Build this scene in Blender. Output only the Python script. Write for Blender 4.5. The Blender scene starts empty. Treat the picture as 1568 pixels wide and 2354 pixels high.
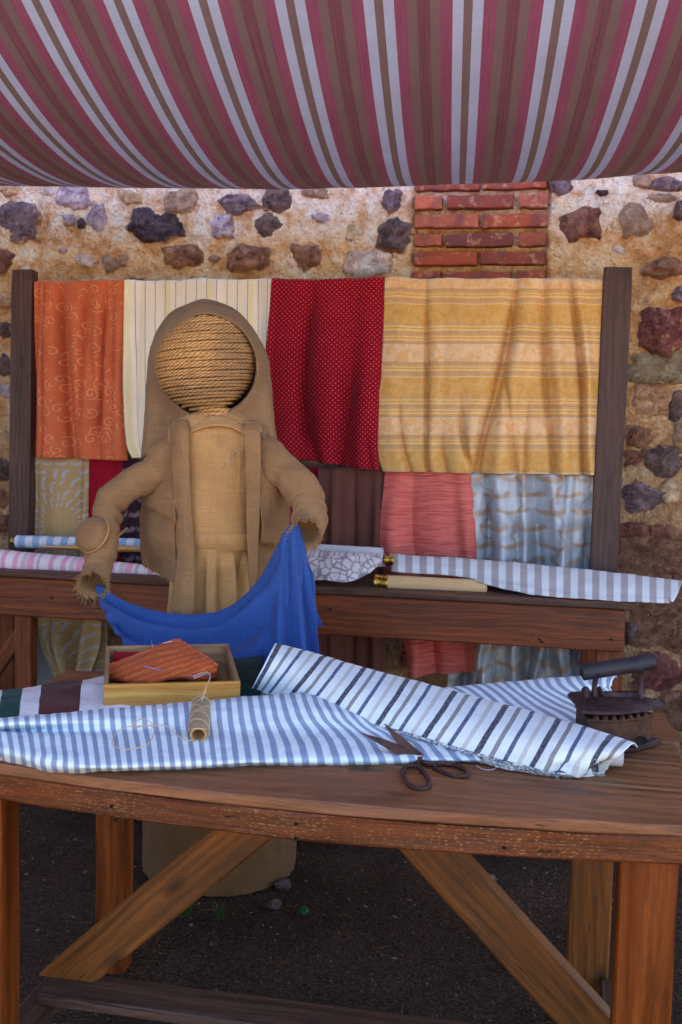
import bpy, math, random
import numpy as np
from mathutils import Matrix, Vector
R = math.radians
random.seed(7); RNG = np.random.default_rng(7)
sc = bpy.context.scene
C = sc.collection

# ------------------------------------------------------------------ camera
CAMH = 1.30
cam_d = bpy.data.cameras.new('camera'); cam = bpy.data.objects.new('camera', cam_d); C.objects.link(cam)
cam_d.sensor_fit = 'VERTICAL'; cam_d.sensor_height = 36.0; cam_d.lens = 2450/2354*36.0
cam_d.clip_start = .02; cam_d.clip_end = 400
CM = Matrix.Rotation(R(11), 4, 'Z') @ Matrix.Rotation(R(90-4.6), 4, 'X') @ Matrix.Rotation(R(1.3), 4, 'Z')
cam.matrix_world = Matrix.Translation((0, 0, CAMH)) @ CM
cam_d.dof.use_dof = True; cam_d.dof.focus_distance = 2.45; cam_d.dof.aperture_fstop = 7.0
sc.camera = cam
# ------------------------------------------------------------------ light
EL = 58
w = bpy.data.worlds.new('World'); sc.world = w; w.use_nodes = True
nt = w.node_tree; sky = nt.nodes.new('ShaderNodeTexSky'); sky.sky_type = 'NISHITA'; sky.sun_disc = False
sky.sun_elevation = R(EL); sky.sun_rotation = R(0); sky.dust_density = 1.5
bg = nt.nodes['Background']; bg.inputs['Strength'].default_value = .10
nt.links.new(sky.outputs[0], bg.inputs['Color'])
sd = bpy.data.lights.new('sun', 'SUN'); sd.energy = 4.0; sd.angle = R(.5); sd.color = (1, .93, .82)
sun = bpy.data.objects.new('sun', sd); C.objects.link(sun); sun.location = (0, 6, 9); sun.rotation_euler = (-R(90-EL), 0, 0)
sc.view_settings.view_transform = 'Standard'; sc.view_settings.look = 'None'
sc.view_settings.exposure = 2.72; sc.view_settings.gamma = 1; sc.view_settings.use_curve_mapping = False

# ------------------------------------------------------------------ helpers: points
_M3 = np.array(CM.to_3x3())
def ray(x, y): return _M3 @ np.array([(x-784)/2450, -(y-1177)/2450, -1.])
def PZ(x, y, z): d = ray(x, y); return np.array([0, 0, CAMH]) + d*((z-CAMH)/d[2])
def PY(x, y, Y): d = ray(x, y); return np.array([0, 0, CAMH]) + d*(Y/d[1])

def _h(ix, iy, iz, s):
    n = (ix*374761393 + iy*668265263 + iz*2147483647 + s*974634777) & 0xffffffff
    n = ((n ^ (n >> 13))*1274126177) & 0xffffffff
    return ((n ^ (n >> 16)) & 0xffff)/65535.0
def vn(x, y, z=0., s=0):
    x, y, z = np.broadcast_arrays(np.asarray(x, float), np.asarray(y, float), np.asarray(z, float))
    ix, iy, iz = (np.floor(a).astype(np.int64) for a in (x, y, z))
    fx, fy, fz = x-ix, y-iy, z-iz
    fx, fy, fz = (f*f*(3-2*f) for f in (fx, fy, fz))
    r = 0
    for a in (0, 1):
        for b in (0, 1):
            for c in (0, 1):
                r = r + _h(ix+a, iy+b, iz+c, s)*(fx if a else 1-fx)*(fy if b else 1-fy)*(fz if c else 1-fz)
    return r*2-1
def fbm(x, y, z=0., o=4, s=0):
    r = 0; a = 1; t = 0
    for k in range(o):
        r = r + a*vn(np.asarray(x)*2**k, np.asarray(y)*2**k, np.asarray(z)*2**k, s+k); t += a; a *= .5
    return r/t
def sst(a, b, x): t = np.clip((x-a)/(b-a), 0, 1); return t*t*(3-2*t)

# ------------------------------------------------------------------ helpers: objects
WM = {}
def link(o, parent=None, M=None):
    C.objects.link(o); M = M or Matrix.Identity(4)
    WM[o.name] = M
    if parent is not None:
        o.parent = parent; o.matrix_basis = WM[parent.name].inverted() @ M
    else: o.matrix_basis = M
    return o
def tag(o, label=None, cat=None, group=None, kind=None):
    if label: o['label'] = label
    if cat: o['category'] = cat
    if group: o['group'] = group
    if kind: o['kind'] = kind
    return o
def thing(name, loc, label, cat, group=None):
    o = bpy.data.objects.new(name, None); o.empty_display_size = .1
    link(o, None, Matrix.Translation(loc)); return tag(o, label, cat, group)
def mk(name, V, F, mat, parent=None, uv=None, smooth=True, M=None, thick=0, att=None):
    V = np.asarray(V, float)
    if M is None:
        c = V.mean(0); V = V-c; M = Matrix.Translation(c.tolist())
    me = bpy.data.meshes.new(name); me.from_pydata(V.tolist(), [], [tuple(int(i) for i in f) for f in F])
    if uv is not None:
        l = me.uv_layers.new(name='UVMap')
        vi = np.empty(len(me.loops), int); me.loops.foreach_get('vertex_index', vi)
        l.data.foreach_set('uv', np.asarray(uv, float)[vi].ravel())
    if smooth: me.polygons.foreach_set('use_smooth', [True]*len(me.polygons))
    me.materials.append(mat); me.update()
    o = bpy.data.objects.new(name, me); link(o, parent, M)
    if thick:
        m = o.modifiers.new('thickness', 'SOLIDIFY'); m.thickness = abs(thick); m.offset = -1 if thick > 0 else 1
    return o
def rings_(c, ax, prof, ns=24):
    ax = np.array(ax, float); ax /= np.linalg.norm(ax); u = np.cross(ax, (0, 0, 1.)); u /= np.linalg.norm(u); w_ = np.cross(ax, u); c = np.array(c, float)
    V = [c+ax*t+r*(math.cos(2*math.pi*k/ns)*u+math.sin(2*math.pi*k/ns)*w_) for t, r in prof for k in range(ns)]
    return np.array(V), gridF(len(prof), ns, True)
class MB:
    def __init__(s): s.V = []; s.F = []; s.U = []; s.n = 0
    def add(s, V, F, U=None):
        V = np.asarray(V, float); s.V.append(V); s.F += [tuple(i+s.n for i in f) for f in F]
        s.U.append(np.asarray(U, float) if U is not None else V[:, :2]); s.n += len(V); return s
    def build(s, name, mat, parent=None, **k): return mk(name, np.vstack(s.V), s.F, mat, parent, uv=np.vstack(s.U), **k)
def gridF(r, c, wrap=False):
    F = []
    for i in range(r-1):
        for j in range(c if wrap else c-1):
            k = (j+1) % c; F.append((i*c+j, i*c+k, (i+1)*c+k, (i+1)*c+j))
    return F
def cr1(P, n):
    P = np.asarray(P, float); m = len(P); t = np.linspace(0, m-1, n); i = np.minimum(t.astype(int), m-2); f = (t-i).reshape((-1,)+(1,)*(P.ndim-1))
    g = lambda k: P[np.clip(k, 0, m-1)]
    p0 = np.where((i == 0).reshape(f.shape), 2*g(i)-g(i+1), g(i-1)); p1 = g(i); p2 = g(i+1)
    p3 = np.where((i == m-2).reshape(f.shape), 2*g(i+1)-g(i), g(i+2))
    return .5*(2*p1+(p2-p0)*f+(2*p0-5*p1+4*p2-p3)*f*f+(3*p1-p0-3*p2+p3)*f**3)
def surf(ctrl, nr, nc):
    a = cr1(ctrl, nr); return cr1(a.transpose(1, 0, 2), nc).transpose(1, 0, 2)
def sheet(name, ctrl, nr, nc, mat, parent=None, disp=None, thick=.002, wr=.0, wf=8., seed=0):
    """ctrl rows x cols of (x,y,z,u,v)"""
    S = surf(np.asarray(ctrl, float), nr, nc); P = S[..., :3].copy(); UV = S[..., 3:]
    a, b = np.gradient(P, axis=0), np.gradient(P, axis=1); N = np.cross(a, b); N /= np.linalg.norm(N, axis=2, keepdims=True)+1e-9
    toc = np.array([0, 0, CAMH])-P; N *= np.sign((N*toc).sum(2, keepdims=True)+1e-9)
    if wr: P += N*(wr*fbm(P[..., 0]*wf, P[..., 1]*wf+P[..., 2]*wf, P[..., 2]*wf*.7, 3, seed)+wr*.45*(.3-np.abs(fbm(P[..., 0]*wf*2.2+9, P[..., 1]*wf*2.2, P[..., 2]*wf*2.2, 3, seed+1))))[..., None]
    if disp is not None: P += disp(UV[..., 0], UV[..., 1], P, N)
    return mk(name, P.reshape(-1, 3), gridF(nr, nc), mat, parent, uv=UV.reshape(-1, 2), thick=thick)
def tube(pts, rad, ns=16, asp=1., up=(0, 0, 1), cap=False, smooth_n=None, tw=0):
    pts = np.asarray(pts, float); rad = np.asarray(rad, float)*np.ones(len(pts))
    if smooth_n: pts = cr1(pts, smooth_n); rad = cr1(rad, smooth_n)
    T = np.gradient(pts, axis=0); T /= np.linalg.norm(T, axis=1, keepdims=True)+1e-12
    V = []; u = np.array(up, float); L = 0; U = []
    for i, (p, r, t) in enumerate(zip(pts, rad, T)):
        u = u-t*(u@t); u /= np.linalg.norm(u)+1e-9; s = np.cross(t, u)
        if i: L += np.linalg.norm(pts[i]-pts[i-1])
        for k in range(ns):
            a = 2*math.pi*k/ns+tw*L
            V.append(p+r*(math.cos(a)*u+asp*math.sin(a)*s)); U.append((L, k/ns))
    F = gridF(len(pts), ns, True)
    if cap: F += [tuple(range(ns)), tuple(range(len(V)-1, len(V)-ns-1, -1))]
    return np.array(V), F, np.array(U)
def lathe(prof, c, ns=24):
    V = [(c[0]+r*math.cos(2*math.pi*k/ns), c[1]+r*math.sin(2*math.pi*k/ns), c[2]+z) for r, z in prof for k in range(ns)]
    return np.array(V), gridF(len(prof), ns, True), np.array([(k/ns, z) for r, z in prof for k in range(ns)])
def beam(name, p0, p1, hh, dd, mat, parent=None, up=(0, 0, 1), bend=None, ch=.004, n=None, wob=.0012):
    p0, p1 = Vector(p0), Vector(p1); X = (p1-p0); L = X.length; X.normalize()
    Z = Vector(up); Z = (Z-X*(Z@X) if False else Z-X*Z.dot(X)).normalized(); Yv = Z.cross(X)
    M = Matrix((X, Yv, Z)).transposed().to_4x4(); M.translation = (p0+p1)/2
    n = n or max(3, int(L/.06)); a, b = dd/2, hh/2; c = min(ch, a*.6, b*.6)
    sec = [(a-c, b), (-a+c, b), (-a, b-c), (-a, -b+c), (-a+c, -b), (a-c, -b), (a, -b+c), (a, b-c)]
    V = []; s = random.random()*50
    for i in range(n+1):
        x = -L/2+L*i/n; e = c if i in (0, n) else 0
        for k, (y, z) in enumerate(sec):
            q = 1-e/max(a, b)*.5
            V.append((x+float(vn(k*1.7, s))*wob*2*(i in (0, n)), y*q+float(vn(x*9+s, k*1.3))*wob, z*q+float(vn(x*9-s, k*1.9))*wob))
    V = np.array(V)
    if bend is not None: V = bend(V, M)
    F = gridF(n+1, 8, True)+[tuple(range(8)), tuple(range(n*8+7, n*8-1, -1))]
    F = [f[::-1] for f in F]
    return mk(name, V, F, mat, parent, smooth=False, M=M)

# ------------------------------------------------------------------ helpers: materials
def lin(c):
    c = np.array(c, float)/255; return tuple(np.where(c < .04045, c/12.92, ((c+.055)/1.055)**2.4))+(1,)
class G:
    def __init__(s, name, rough=.8, spec=.3):
        s.m = bpy.data.materials.new(name); s.m.use_nodes = True; s.t = s.m.node_tree; s.b = s.t.nodes['Principled BSDF']
        s.b.inputs['Roughness'].default_value = rough; s.b.inputs['Specular IOR Level'].default_value = spec
        s.tc = s.t.nodes.new('ShaderNodeTexCoord'); s.oi = s.t.nodes.new('ShaderNodeObjectInfo')
        s.obj = s.tc.outputs['Object']; s.uv = s.tc.outputs['UV']; s.rnd = s.oi.outputs['Random']
    def set(s, i, v):
        if isinstance(v, bpy.types.NodeSocket): s.t.links.new(v, i)
        elif v is not None:
            if isinstance(v, (tuple, list)) and len(v) == 3 and i.type == 'RGBA': v = tuple(v)+(1,)
            i.default_value = v
    def f(s, op, a, b=None, c=None, clamp=False):
        n = s.t.nodes.new('ShaderNodeMath'); n.operation = op; n.use_clamp = clamp
        s.set(n.inputs[0], a); s.set(n.inputs[1], b); s.set(n.inputs[2], c); return n.outputs[0]
    def add(s, a, b): return s.f('ADD', a, b)
    def sub(s, a, b): return s.f('SUBTRACT', a, b)
    def mul(s, a, b): return s.f('MULTIPLY', a, b)
    def v(s, op, a, b=None):
        n = s.t.nodes.new('ShaderNodeVectorMath'); n.operation = op; s.set(n.inputs[0], a); s.set(n.inputs[1], b)
        return n.outputs['Value'] if op in ('LENGTH', 'DISTANCE', 'DOT_PRODUCT') else n.outputs[0]
    def sep(s, a): n = s.t.nodes.new('ShaderNodeSeparateXYZ'); s.set(n.inputs[0], a); return n.outputs
    def com(s, x, y, z=0.): n = s.t.nodes.new('ShaderNodeCombineXYZ'); [s.set(n.inputs[i], q) for i, q in enumerate((x, y, z))]; return n.outputs[0]
    def noise(s, vec, sc_=5., det=4., ro=.55, dist=0., stretch=None, off=True):
        if stretch: vec = s.v('MULTIPLY', vec, stretch)
        if off: vec = s.v('ADD', vec, s.com(s.mul(s.rnd, 37.), s.mul(s.rnd, 11.), s.mul(s.rnd, 23.)))
        n = s.t.nodes.new('ShaderNodeTexNoise'); s.set(n.inputs['Vector'], vec); n.inputs['Scale'].default_value = sc_
        n.inputs['Detail'].default_value = det; n.inputs['Roughness'].default_value = ro; n.inputs['Distortion'].default_value = dist
        return n.outputs['Fac']
    def vor(s, vec, sc_=5., feat='F1', rnd=1.):
        n = s.t.nodes.new('ShaderNodeTexVoronoi'); n.feature = feat; s.set(n.inputs['Vector'], vec); n.inputs['Scale'].default_value = sc_
        n.inputs['Randomness'].default_value = rnd; return n.outputs
    def mix(s, f, a, b, mode='MIX'):
        n = s.t.nodes.new('ShaderNodeMix'); n.data_type = 'RGBA'; n.blend_type = mode
        s.set(n.inputs[0], f); s.set(n.inputs[6], a); s.set(n.inputs[7], b); return n.outputs[2]
    def rng(s, x, a, b, c=0., d=1.):
        n = s.t.nodes.new('ShaderNodeMapRange'); [s.set(n.inputs[i], q) for i, q in enumerate((x, a, b, c, d))]; return n.outputs[0]
    def ramp(s, x, stops):
        n = s.t.nodes.new('ShaderNodeValToRGB'); s.set(n.inputs[0], x); e = n.color_ramp.elements
        while len(e) < len(stops): e.new(.5)
        for q, (p, c) in zip(e, stops): q.position = p; q.color = c if len(c) == 4 else tuple(c)+(1,)
        return n.outputs[0]
    def band(s, x, c, hw, soft=.0):
        d = s.f('ABSOLUTE', s.sub(x, c))
        return s.rng(d, hw+soft, hw-soft) if soft else s.f('LESS_THAN', d, hw)
    def bump(s, h, st=.3, dist=.002, prev=None):
        n = s.t.nodes.new('ShaderNodeBump'); s.set(n.inputs['Height'], h); n.inputs['Strength'].default_value = st; n.inputs['Distance'].default_value = dist
        if prev is not None: s.t.links.new(prev, n.inputs['Normal'])
        return n.outputs[0]
    def out(s, col, bump=None, rough=None):
        s.set(s.b.inputs['Base Color'], col)
        if bump is not None: s.t.links.new(bump, s.b.inputs['Normal'])
        if rough is not None: s.set(s.b.inputs['Roughness'], rough)
        return s.m

def woven(g, scale=(260, 260), amt=.12):
    """thread-like value noise in UV or object space, 0..1"""
    a = g.noise(g.obj, 1., 2, stretch=(scale[0], scale[0]*.3, scale[0]*.06)); b = g.noise(g.obj, 1., 2, stretch=(scale[0]*.06, scale[0]*.3, scale[0]))
    return g.mul(g.add(a, b), .5)
def cloth_mat(name, colfn, rough=.85, sheen=.05, spec=.15, weave=(300, 300), bst=.25, mott=.12, trans=0):
    g = G(name, rough, spec); col = colfn(g); wv = woven(g, weave)
    k = g.rng(wv, .3, .7, 1-mott, 1+mott); m = g.noise(g.obj, 7., 4); k = g.mul(k, g.rng(m, .3, .7, .93, 1.06))
    col = g.mix(1., col, g.com(k, k, k), 'MULTIPLY')
    g.b.inputs['Sheen Weight'].default_value = sheen
    fine = g.noise(g.obj, 55., 3)
    r = g.out(col, g.bump(wv, bst, .0012, g.bump(fine, .18, .004)))
    if trans:
        tr = g.t.nodes.new('ShaderNodeBsdfTranslucent'); g.t.links.new(col, tr.inputs[0]); mx = g.t.nodes.new('ShaderNodeMixShader'); mx.inputs[0].default_value = trans
        g.t.links.new(g.b.outputs[0], mx.inputs[1]); g.t.links.new(tr.outputs[0], mx.inputs[2]); g.t.links.new(mx.outputs[0], g.t.nodes['Material Output'].inputs[0])
    return r
def plain(c): return lambda g: lin(c)
def wood(name, light, dark, stain=None, speck=0, rough=.6, knots=True, grain=1.):
    g = G(name, rough, .35)
    o = g.v('ADD', g.obj, g.com(g.mul(g.rnd, 9.), g.mul(g.rnd, 5.), g.mul(g.rnd, 3.)))
    warp = g.noise(o, 2.2, 3, stretch=(1., 3., 3.), off=False)
    o2 = g.v('ADD', o, g.com(0., g.mul(warp, .03), g.mul(warp, .05)))
    a = g.noise(o2, 1., 5, .6, stretch=(2.2, 55., 55.), off=False); b = g.noise(o2, 1., 4, .6, stretch=(9., 190., 190.), off=False)
    ring = g.f('SINE', g.mul(g.add(g.sep(o2)[2], g.mul(g.sep(o2)[1], .6)), 330.))
    t = g.add(g.mul(a, .75), g.add(g.mul(b, .3), g.mul(ring, .035*grain)))
    col = g.ramp(t, [(.34, lin(dark)), (.52, lin([(x+y)/2 for x, y in zip(light, dark)])), (.68, lin(light))])
    if knots:
        kd = g.vor(g.v('MULTIPLY', o2, (4.2, 9., 9.)), 1.)['Distance']; kk = g.rng(kd, .04, .17, 1., 0.)
        col = g.mix(g.mul(kk, .85), col, lin([c*.45 for c in dark]))
    fg_ = g.noise(o2, 1., 3, .6, stretch=(4., 300., 300.), off=False); col = g.mix(g.rng(fg_, .56, .66, 0., .42), col, lin([c*.6 for c in dark]))
    ck = g.noise(o2, 1., 2, .5, stretch=(1.6, 120., 120.), off=False); ckm = g.rng(ck, .72, .76, 0., .8); col = g.mix(ckm, col, lin([c*.3 for c in dark]))
    st = g.noise(o, 3.2, 5, .65, stretch=(1., 2.5, 2.5), off=False)
    col = g.mix(g.rng(st, .56, .74, 0., .75), col, lin(stain or [c*.5 for c in dark]))
    if speck:
        sp = g.noise(g.v('MULTIPLY', g.obj, (170., 150., 430.)), 1., 1, off=False); ms = g.noise(g.obj, 5., 3)
        rows = g.f('SINE', g.mul(g.sep(g.obj)[2], 1100.))
        sm = g.mul(g.rng(g.add(sp, g.mul(rows, .07)), .62, .68, 0., 1.), g.rng(ms, .4, .6, .15, 1.))
        col = g.mix(g.mul(sm, speck), col, lin((205, 150, 85)))
    tone = g.rng(g.rnd, 0., 1., .85, 1.12); col = g.mix(1., col, g.com(tone, tone, tone), 'MULTIPLY')
    return g.out(col, g.bump(g.sub(g.add(t, g.mul(fg_, -.4)), ckm), .7, .003, g.bump(st, .2, .01)), g.rng(a, .3, .7, rough-.12, rough+.15))

M = {}
M['wood_top'] = wood('worktable_top_wood', (156, 100, 64), (104, 66, 42), (54, 38, 30), rough=.5)
M['wood_apron'] = wood('worktable_apron_wood', (126, 62, 20), (78, 36, 12), (48, 24, 12), speck=.45, rough=.5)
M['wood_leg'] = wood('worktable_leg_wood', (146, 68, 8), (94, 40, 5), (50, 26, 8), rough=.45)
M['wood_brace'] = wood('weathered_brace_wood', (140, 78, 24), (82, 46, 14), (34, 26, 16), rough=.6)
M['wood_back'] = wood('dark_stained_wood', (144, 74, 38), (80, 38, 22), (44, 24, 22), rough=.5)
M['wood_post'] = wood('dark_post_wood', (100, 74, 68), (62, 42, 40), (38, 26, 28), rough=.6)
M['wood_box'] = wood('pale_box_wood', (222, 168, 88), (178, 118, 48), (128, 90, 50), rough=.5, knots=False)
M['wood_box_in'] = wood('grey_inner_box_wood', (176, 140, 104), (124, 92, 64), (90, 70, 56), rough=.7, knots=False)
M['wood_dark'] = wood('old_dark_board', (104, 70, 54), (60, 40, 34), (26, 18, 18))

def mortar():
    g = G('ochre_lime_mortar', .95, .1); o = g.obj
    a = g.noise(o, 3.0, 6, .6); b = g.noise(o, 14., 6, .65); c = g.noise(o, 70., 4, .6)
    col = g.ramp(g.add(g.mul(a, .55), g.mul(b, .45)), [(.34, lin((176, 122, 76))), (.46, lin((222, 168, 114))), (.54, lin((240, 202, 154))), (.64, lin((248, 232, 208)))])
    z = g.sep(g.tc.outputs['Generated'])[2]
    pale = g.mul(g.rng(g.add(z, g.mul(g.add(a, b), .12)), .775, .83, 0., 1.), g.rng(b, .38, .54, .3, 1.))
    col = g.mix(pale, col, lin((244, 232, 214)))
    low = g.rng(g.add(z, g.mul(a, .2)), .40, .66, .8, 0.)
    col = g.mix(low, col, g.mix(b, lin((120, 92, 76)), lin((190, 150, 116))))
    pit = g.rng(c, .30, .42, .75, 0.); col = g.mix(g.mul(pit, g.rng(b, .4, .6, .3, 1.)), col, lin((96, 62, 44)))
    p2 = g.rng(g.vor(o, 60.)['Distance'], .02, .16, 1., 0.); col = g.mix(g.mul(p2, g.rng(b, .5, .56, 0., .7)), col, lin((110, 70, 52)))
    crk = g.rng(g.vor(g.v('ADD', o, g.com(g.mul(b, .12), 0., g.mul(a, .12))), 16., 'DISTANCE_TO_EDGE')['Distance'], .0, .05, 0., 1.); h = g.add(g.mul(b, .9), g.add(g.mul(c, .7), g.mul(crk, .10)))
    lt = g.rng(g.noise(o, 7., 6, .7), .54, .64, 0., .75); col = g.mix(lt, col, lin((240, 206, 164)))
    dk = g.rng(g.noise(o, 22., 5, .75), .57, .70, 0., .65); col = g.mix(dk, col, lin((170, 114, 74)))
    return g.out(col, g.bump(h, 1., .035, g.bump(g.noise(o, 220., 3), .5, .004)))
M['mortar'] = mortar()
def joint():
    g = G('brick_joint_mortar', .95, .1); b = g.noise(g.obj, 30., 5, .6)
    return g.out(g.ramp(b, [(.35, lin((120, 80, 46))), (.55, lin((186, 130, 74))), (.7, lin((206, 160, 106)))]), g.bump(b, .8, .012))
M['joint'] = joint()
def stone(name, c1, c2, c3):
    g = G(name, .85, .25); o = g.obj
    a = g.noise(o, 16., 6, .65, .6); b = g.noise(o, 70., 4, .6); v = g.vor(g.v('ADD', o, g.com(a, a, a)), 26.)['Distance']
    t = g.add(g.mul(a, .6), g.add(g.mul(b, .25), g.mul(v, .3)))
    col = g.ramp(t, [(.38, lin(c1)), (.52, lin(c2)), (.68, lin(c3))])
    dust = g.rng(g.noise(o, 24., 5, .7), .58, .70, 0., .6); rim = g.rng(g.add(g.sep(g.uv)[1], g.mul(g.sub(g.noise(o, 30., 5, .7), .5), 1.1)), .93, 1.04, 0., .95)
    mc = g.ramp(g.noise(o, 18., 5, .65), [(.36, lin((150, 104, 68))), (.5, lin((208, 160, 112))), (.62, lin((234, 198, 156)))]); col = g.mix(g.f('MAXIMUM', dust, rim), col, mc)
    return g.out(col, g.bump(t, 1., .02, g.bump(b, .6, .006)))
ST = dict(p=('purple_stone', (56, 42, 50), (98, 78, 86), (138, 118, 124)), d=('dark_stone', (44, 34, 40), (80, 62, 64), (120, 98, 94)),
          k=('black_purple_stone', (26, 20, 28), (52, 40, 50), (92, 78, 88)), l=('lilac_stone', (92, 70, 84), (148, 126, 140), (200, 184, 192)),
          w=('pale_pink_stone', (160, 124, 108), (200, 170, 156), (226, 208, 200)), g=('grey_brown_stone', (84, 64, 52), (138, 110, 92), (178, 150, 130)),
          b=('brown_stone', (72, 44, 34), (116, 76, 58), (164, 120, 96)), r=('red_brown_stone', (60, 32, 28), (104, 58, 50), (144, 98, 84)),
          R=('wine_stone', (48, 22, 24), (94, 46, 46), (136, 84, 78)), t=('tan_stone', (140, 104, 74), (188, 150, 114), (220, 190, 156)),
          G=('grey_block_stone', (78, 66, 52), (124, 108, 86), (164, 146, 120)), o=('orange_tan_stone', (120, 78, 52), (172, 124, 90), (206, 166, 134)),
          B=('dark_brown_block_stone', (60, 38, 30), (100, 66, 52), (142, 102, 82)))
for k, (n, *cs) in ST.items(): M['s'+k] = stone(n, *[tuple(min(240, v*1.12+8) for v in c) for c in cs])
def brickm():
    g = G('fired_red_brick', .85, .2); o = g.obj
    a = g.noise(o, 12., 5, .6, .4); b = g.noise(o, 90., 3, .6)
    base = g.ramp(g.rnd, [(0., lin((112, 66, 60))), (.25, lin((152, 72, 50))), (.55, lin((176, 86, 58))), (.8, lin((132, 64, 52))), (1., lin((190, 106, 78)))])
    col = g.mix(g.rng(a, .42, .66, 0., .75), base, lin((108, 70, 72))); col = g.mix(g.rng(g.noise(o, 30., 5, .7), .54, .68, 0., .75), col, lin((198, 154, 118)))
    return g.out(col, g.bump(g.add(a, g.mul(b, .5)), .7, .008))
M['brick'] = brickm()
def burlap(name, c, var=.2, fine=320):
    g = G(name, .95, .08); o = g.obj
    a = g.noise(o, 1., 3, stretch=(fine, fine, 14.)); b = g.noise(o, 1., 3, stretch=(14., 14., fine)); e = g.noise(o, 4., 4)
    wx = g.f('SINE', g.mul(g.add(g.sep(o)[0], g.mul(g.sep(o)[1], .7)), 2300.)); wz = g.f('SINE', g.mul(g.sep(o)[2], 2300.))
    t = g.add(g.mul(g.add(a, b), .5), g.mul(g.mul(wx, wz), .06))
    k = g.rng(t, .3, .7, 1-var, 1+var); k = g.mul(k, g.rng(e, .3, .7, .82, 1.15))
    col = g.mix(1., lin(c), g.com(k, k, k), 'MULTIPLY'); col = g.mix(g.rng(g.noise(o, 9., 4, .6), .58, .75, 0., .35), col, lin([q*.62 for q in c]))
    g.b.inputs['Sheen Weight'].default_value = .08
    return g.out(col, g.bump(t, 1., .004, g.bump(g.noise(o, 26., 4), .5, .008)))
M['burlap'] = burlap('brown_burlap', (158, 120, 84), .2); M['burlap_hood'] = burlap('dark_hood_burlap', (148, 116, 86), .18)
M['burlap_front'] = burlap('golden_burlap', (200, 152, 100), .18); M['fray'] = burlap('frayed_jute', (200, 150, 96), .2)
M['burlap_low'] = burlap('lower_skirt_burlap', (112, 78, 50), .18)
def ropem():
    g = G('sisal_rope', .85, .15); u = g.sep(g.uv); t = g.f('FRACT', g.add(g.mul(u[0], 62.), g.mul(u[1], 3.)))
    l = g.band(t, .5, .30, .14); n = g.noise(g.obj, 60., 4); n2 = g.noise(g.obj, 4., 3, .6)
    col = g.mix(l, lin((168, 118, 68)), lin((226, 174, 114))); k = g.rng(n, .3, .7, .8, 1.15); col = g.mix(1., col, g.com(k, k, k), 'MULTIPLY')
    col = g.mix(g.rng(n2, .48, .66, 0., .5), col, lin((120, 98, 80)))
    return g.out(col, g.bump(l, .6, .003, g.bump(n, .5, .002)))
M['rope'] = ropem()
def metal(name, c1, c2, rough=.6, me=.6):
    g = G(name, rough, .5); a = g.noise(g.obj, 40., 5, .65); b = g.noise(g.obj, 150., 3)
    g.b.inputs['Metallic'].default_value = me
    return g.out(g.ramp(a, [(.35, lin(c1)), (.65, lin(c2))]), g.bump(g.add(a, b), .6, .002), g.rng(a, .3, .7, rough-.1, rough+.2))
M['rust'] = metal('rusty_scissor_iron', (52, 34, 32), (98, 66, 56), .6, .4); M['castiron'] = metal('dark_cast_iron', (40, 26, 30), (78, 56, 60), .55, .5)
M['ironbody'] = metal('rust_brown_iron', (50, 30, 26), (98, 60, 42), .6, .4)
M['handle'] = metal('black_painted_handle', (30, 27, 36), (48, 44, 56), .55, 0.)
M['brass'] = metal('polished_brass', (150, 112, 40), (206, 166, 76), .25, 1.); M['silver'] = metal('steel_needle', (120, 120, 140), (200, 200, 210), .3, .9)
M['darkhole'] = metal('dark_bore', (18, 14, 14), (34, 26, 24), .9, 0)

# fabric patterns ---------------------------------------------------
def p_awning(g):
    u = g.sep(g.uv)[0]; f = g.f('ABSOLUTE', g.sub(g.f('FRACT', g.add(u, .5)), .5))
    tau, wh, pk, dk = lin((136, 120, 134)), lin((192, 210, 250)), lin((178, 92, 128)), lin((116, 62, 84))
    hz = g.noise(g.uv, 1., 2, stretch=(220., 3., 1.))
    pk = g.mix(g.rng(hz, .4, .6), lin((144, 80, 126)), lin((170, 104, 150))); dk = g.mix(g.rng(hz, .42, .58), lin((118, 76, 104)), lin((144, 102, 126)))
    c = g.mix(g.f('GREATER_THAN', f, .05), tau, wh); c = g.mix(g.f('GREATER_THAN', f, .172), c, pk)
    c = g.mix(g.f('GREATER_THAN', f, .315), c, tau); return g.mix(g.f('GREATER_THAN', f, .425), c, dk)
def p_swirl(g):
    uv = g.v('MULTIPLY', g.uv, (.033, .033, 1)); v = g.vor(uv, .85, 'F1', .8); d = g.v('SUBTRACT', g.v('MULTIPLY', uv, (.85, .85, 0)), g.v('MULTIPLY', v['Position'], (.85, .85, 0)))
    x, y, _ = g.sep(d); r = g.v('LENGTH', g.com(x, y, 0.)); a = g.f('DIVIDE', g.f('ARCTAN2', y, x), 2*math.pi); rn = g.sep(v['Color'])
    sgn = g.f('SIGN', g.sub(rn[0], .45))
    f = g.f('FRACT', g.add(g.mul(r, 3.9), g.add(g.mul(a, sgn), rn[1])))
    rn2 = g.noise(uv, 1.1, 2)
    s = g.mul(g.band(f, .5, .085), g.f('LESS_THAN', r, g.rng(rn[2], 0., 1., .25, .47))); s = g.mul(s, g.f('GREATER_THAN', r, .05)); s = g.mul(s, g.f('GREATER_THAN', rn2, .36))
    base = g.mix(g.noise(g.uv, .02, 3), lin((196, 94, 58)), lin((212, 114, 78)))
    return g.mix(g.mul(s, .8), base, lin((236, 170, 120)))
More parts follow.
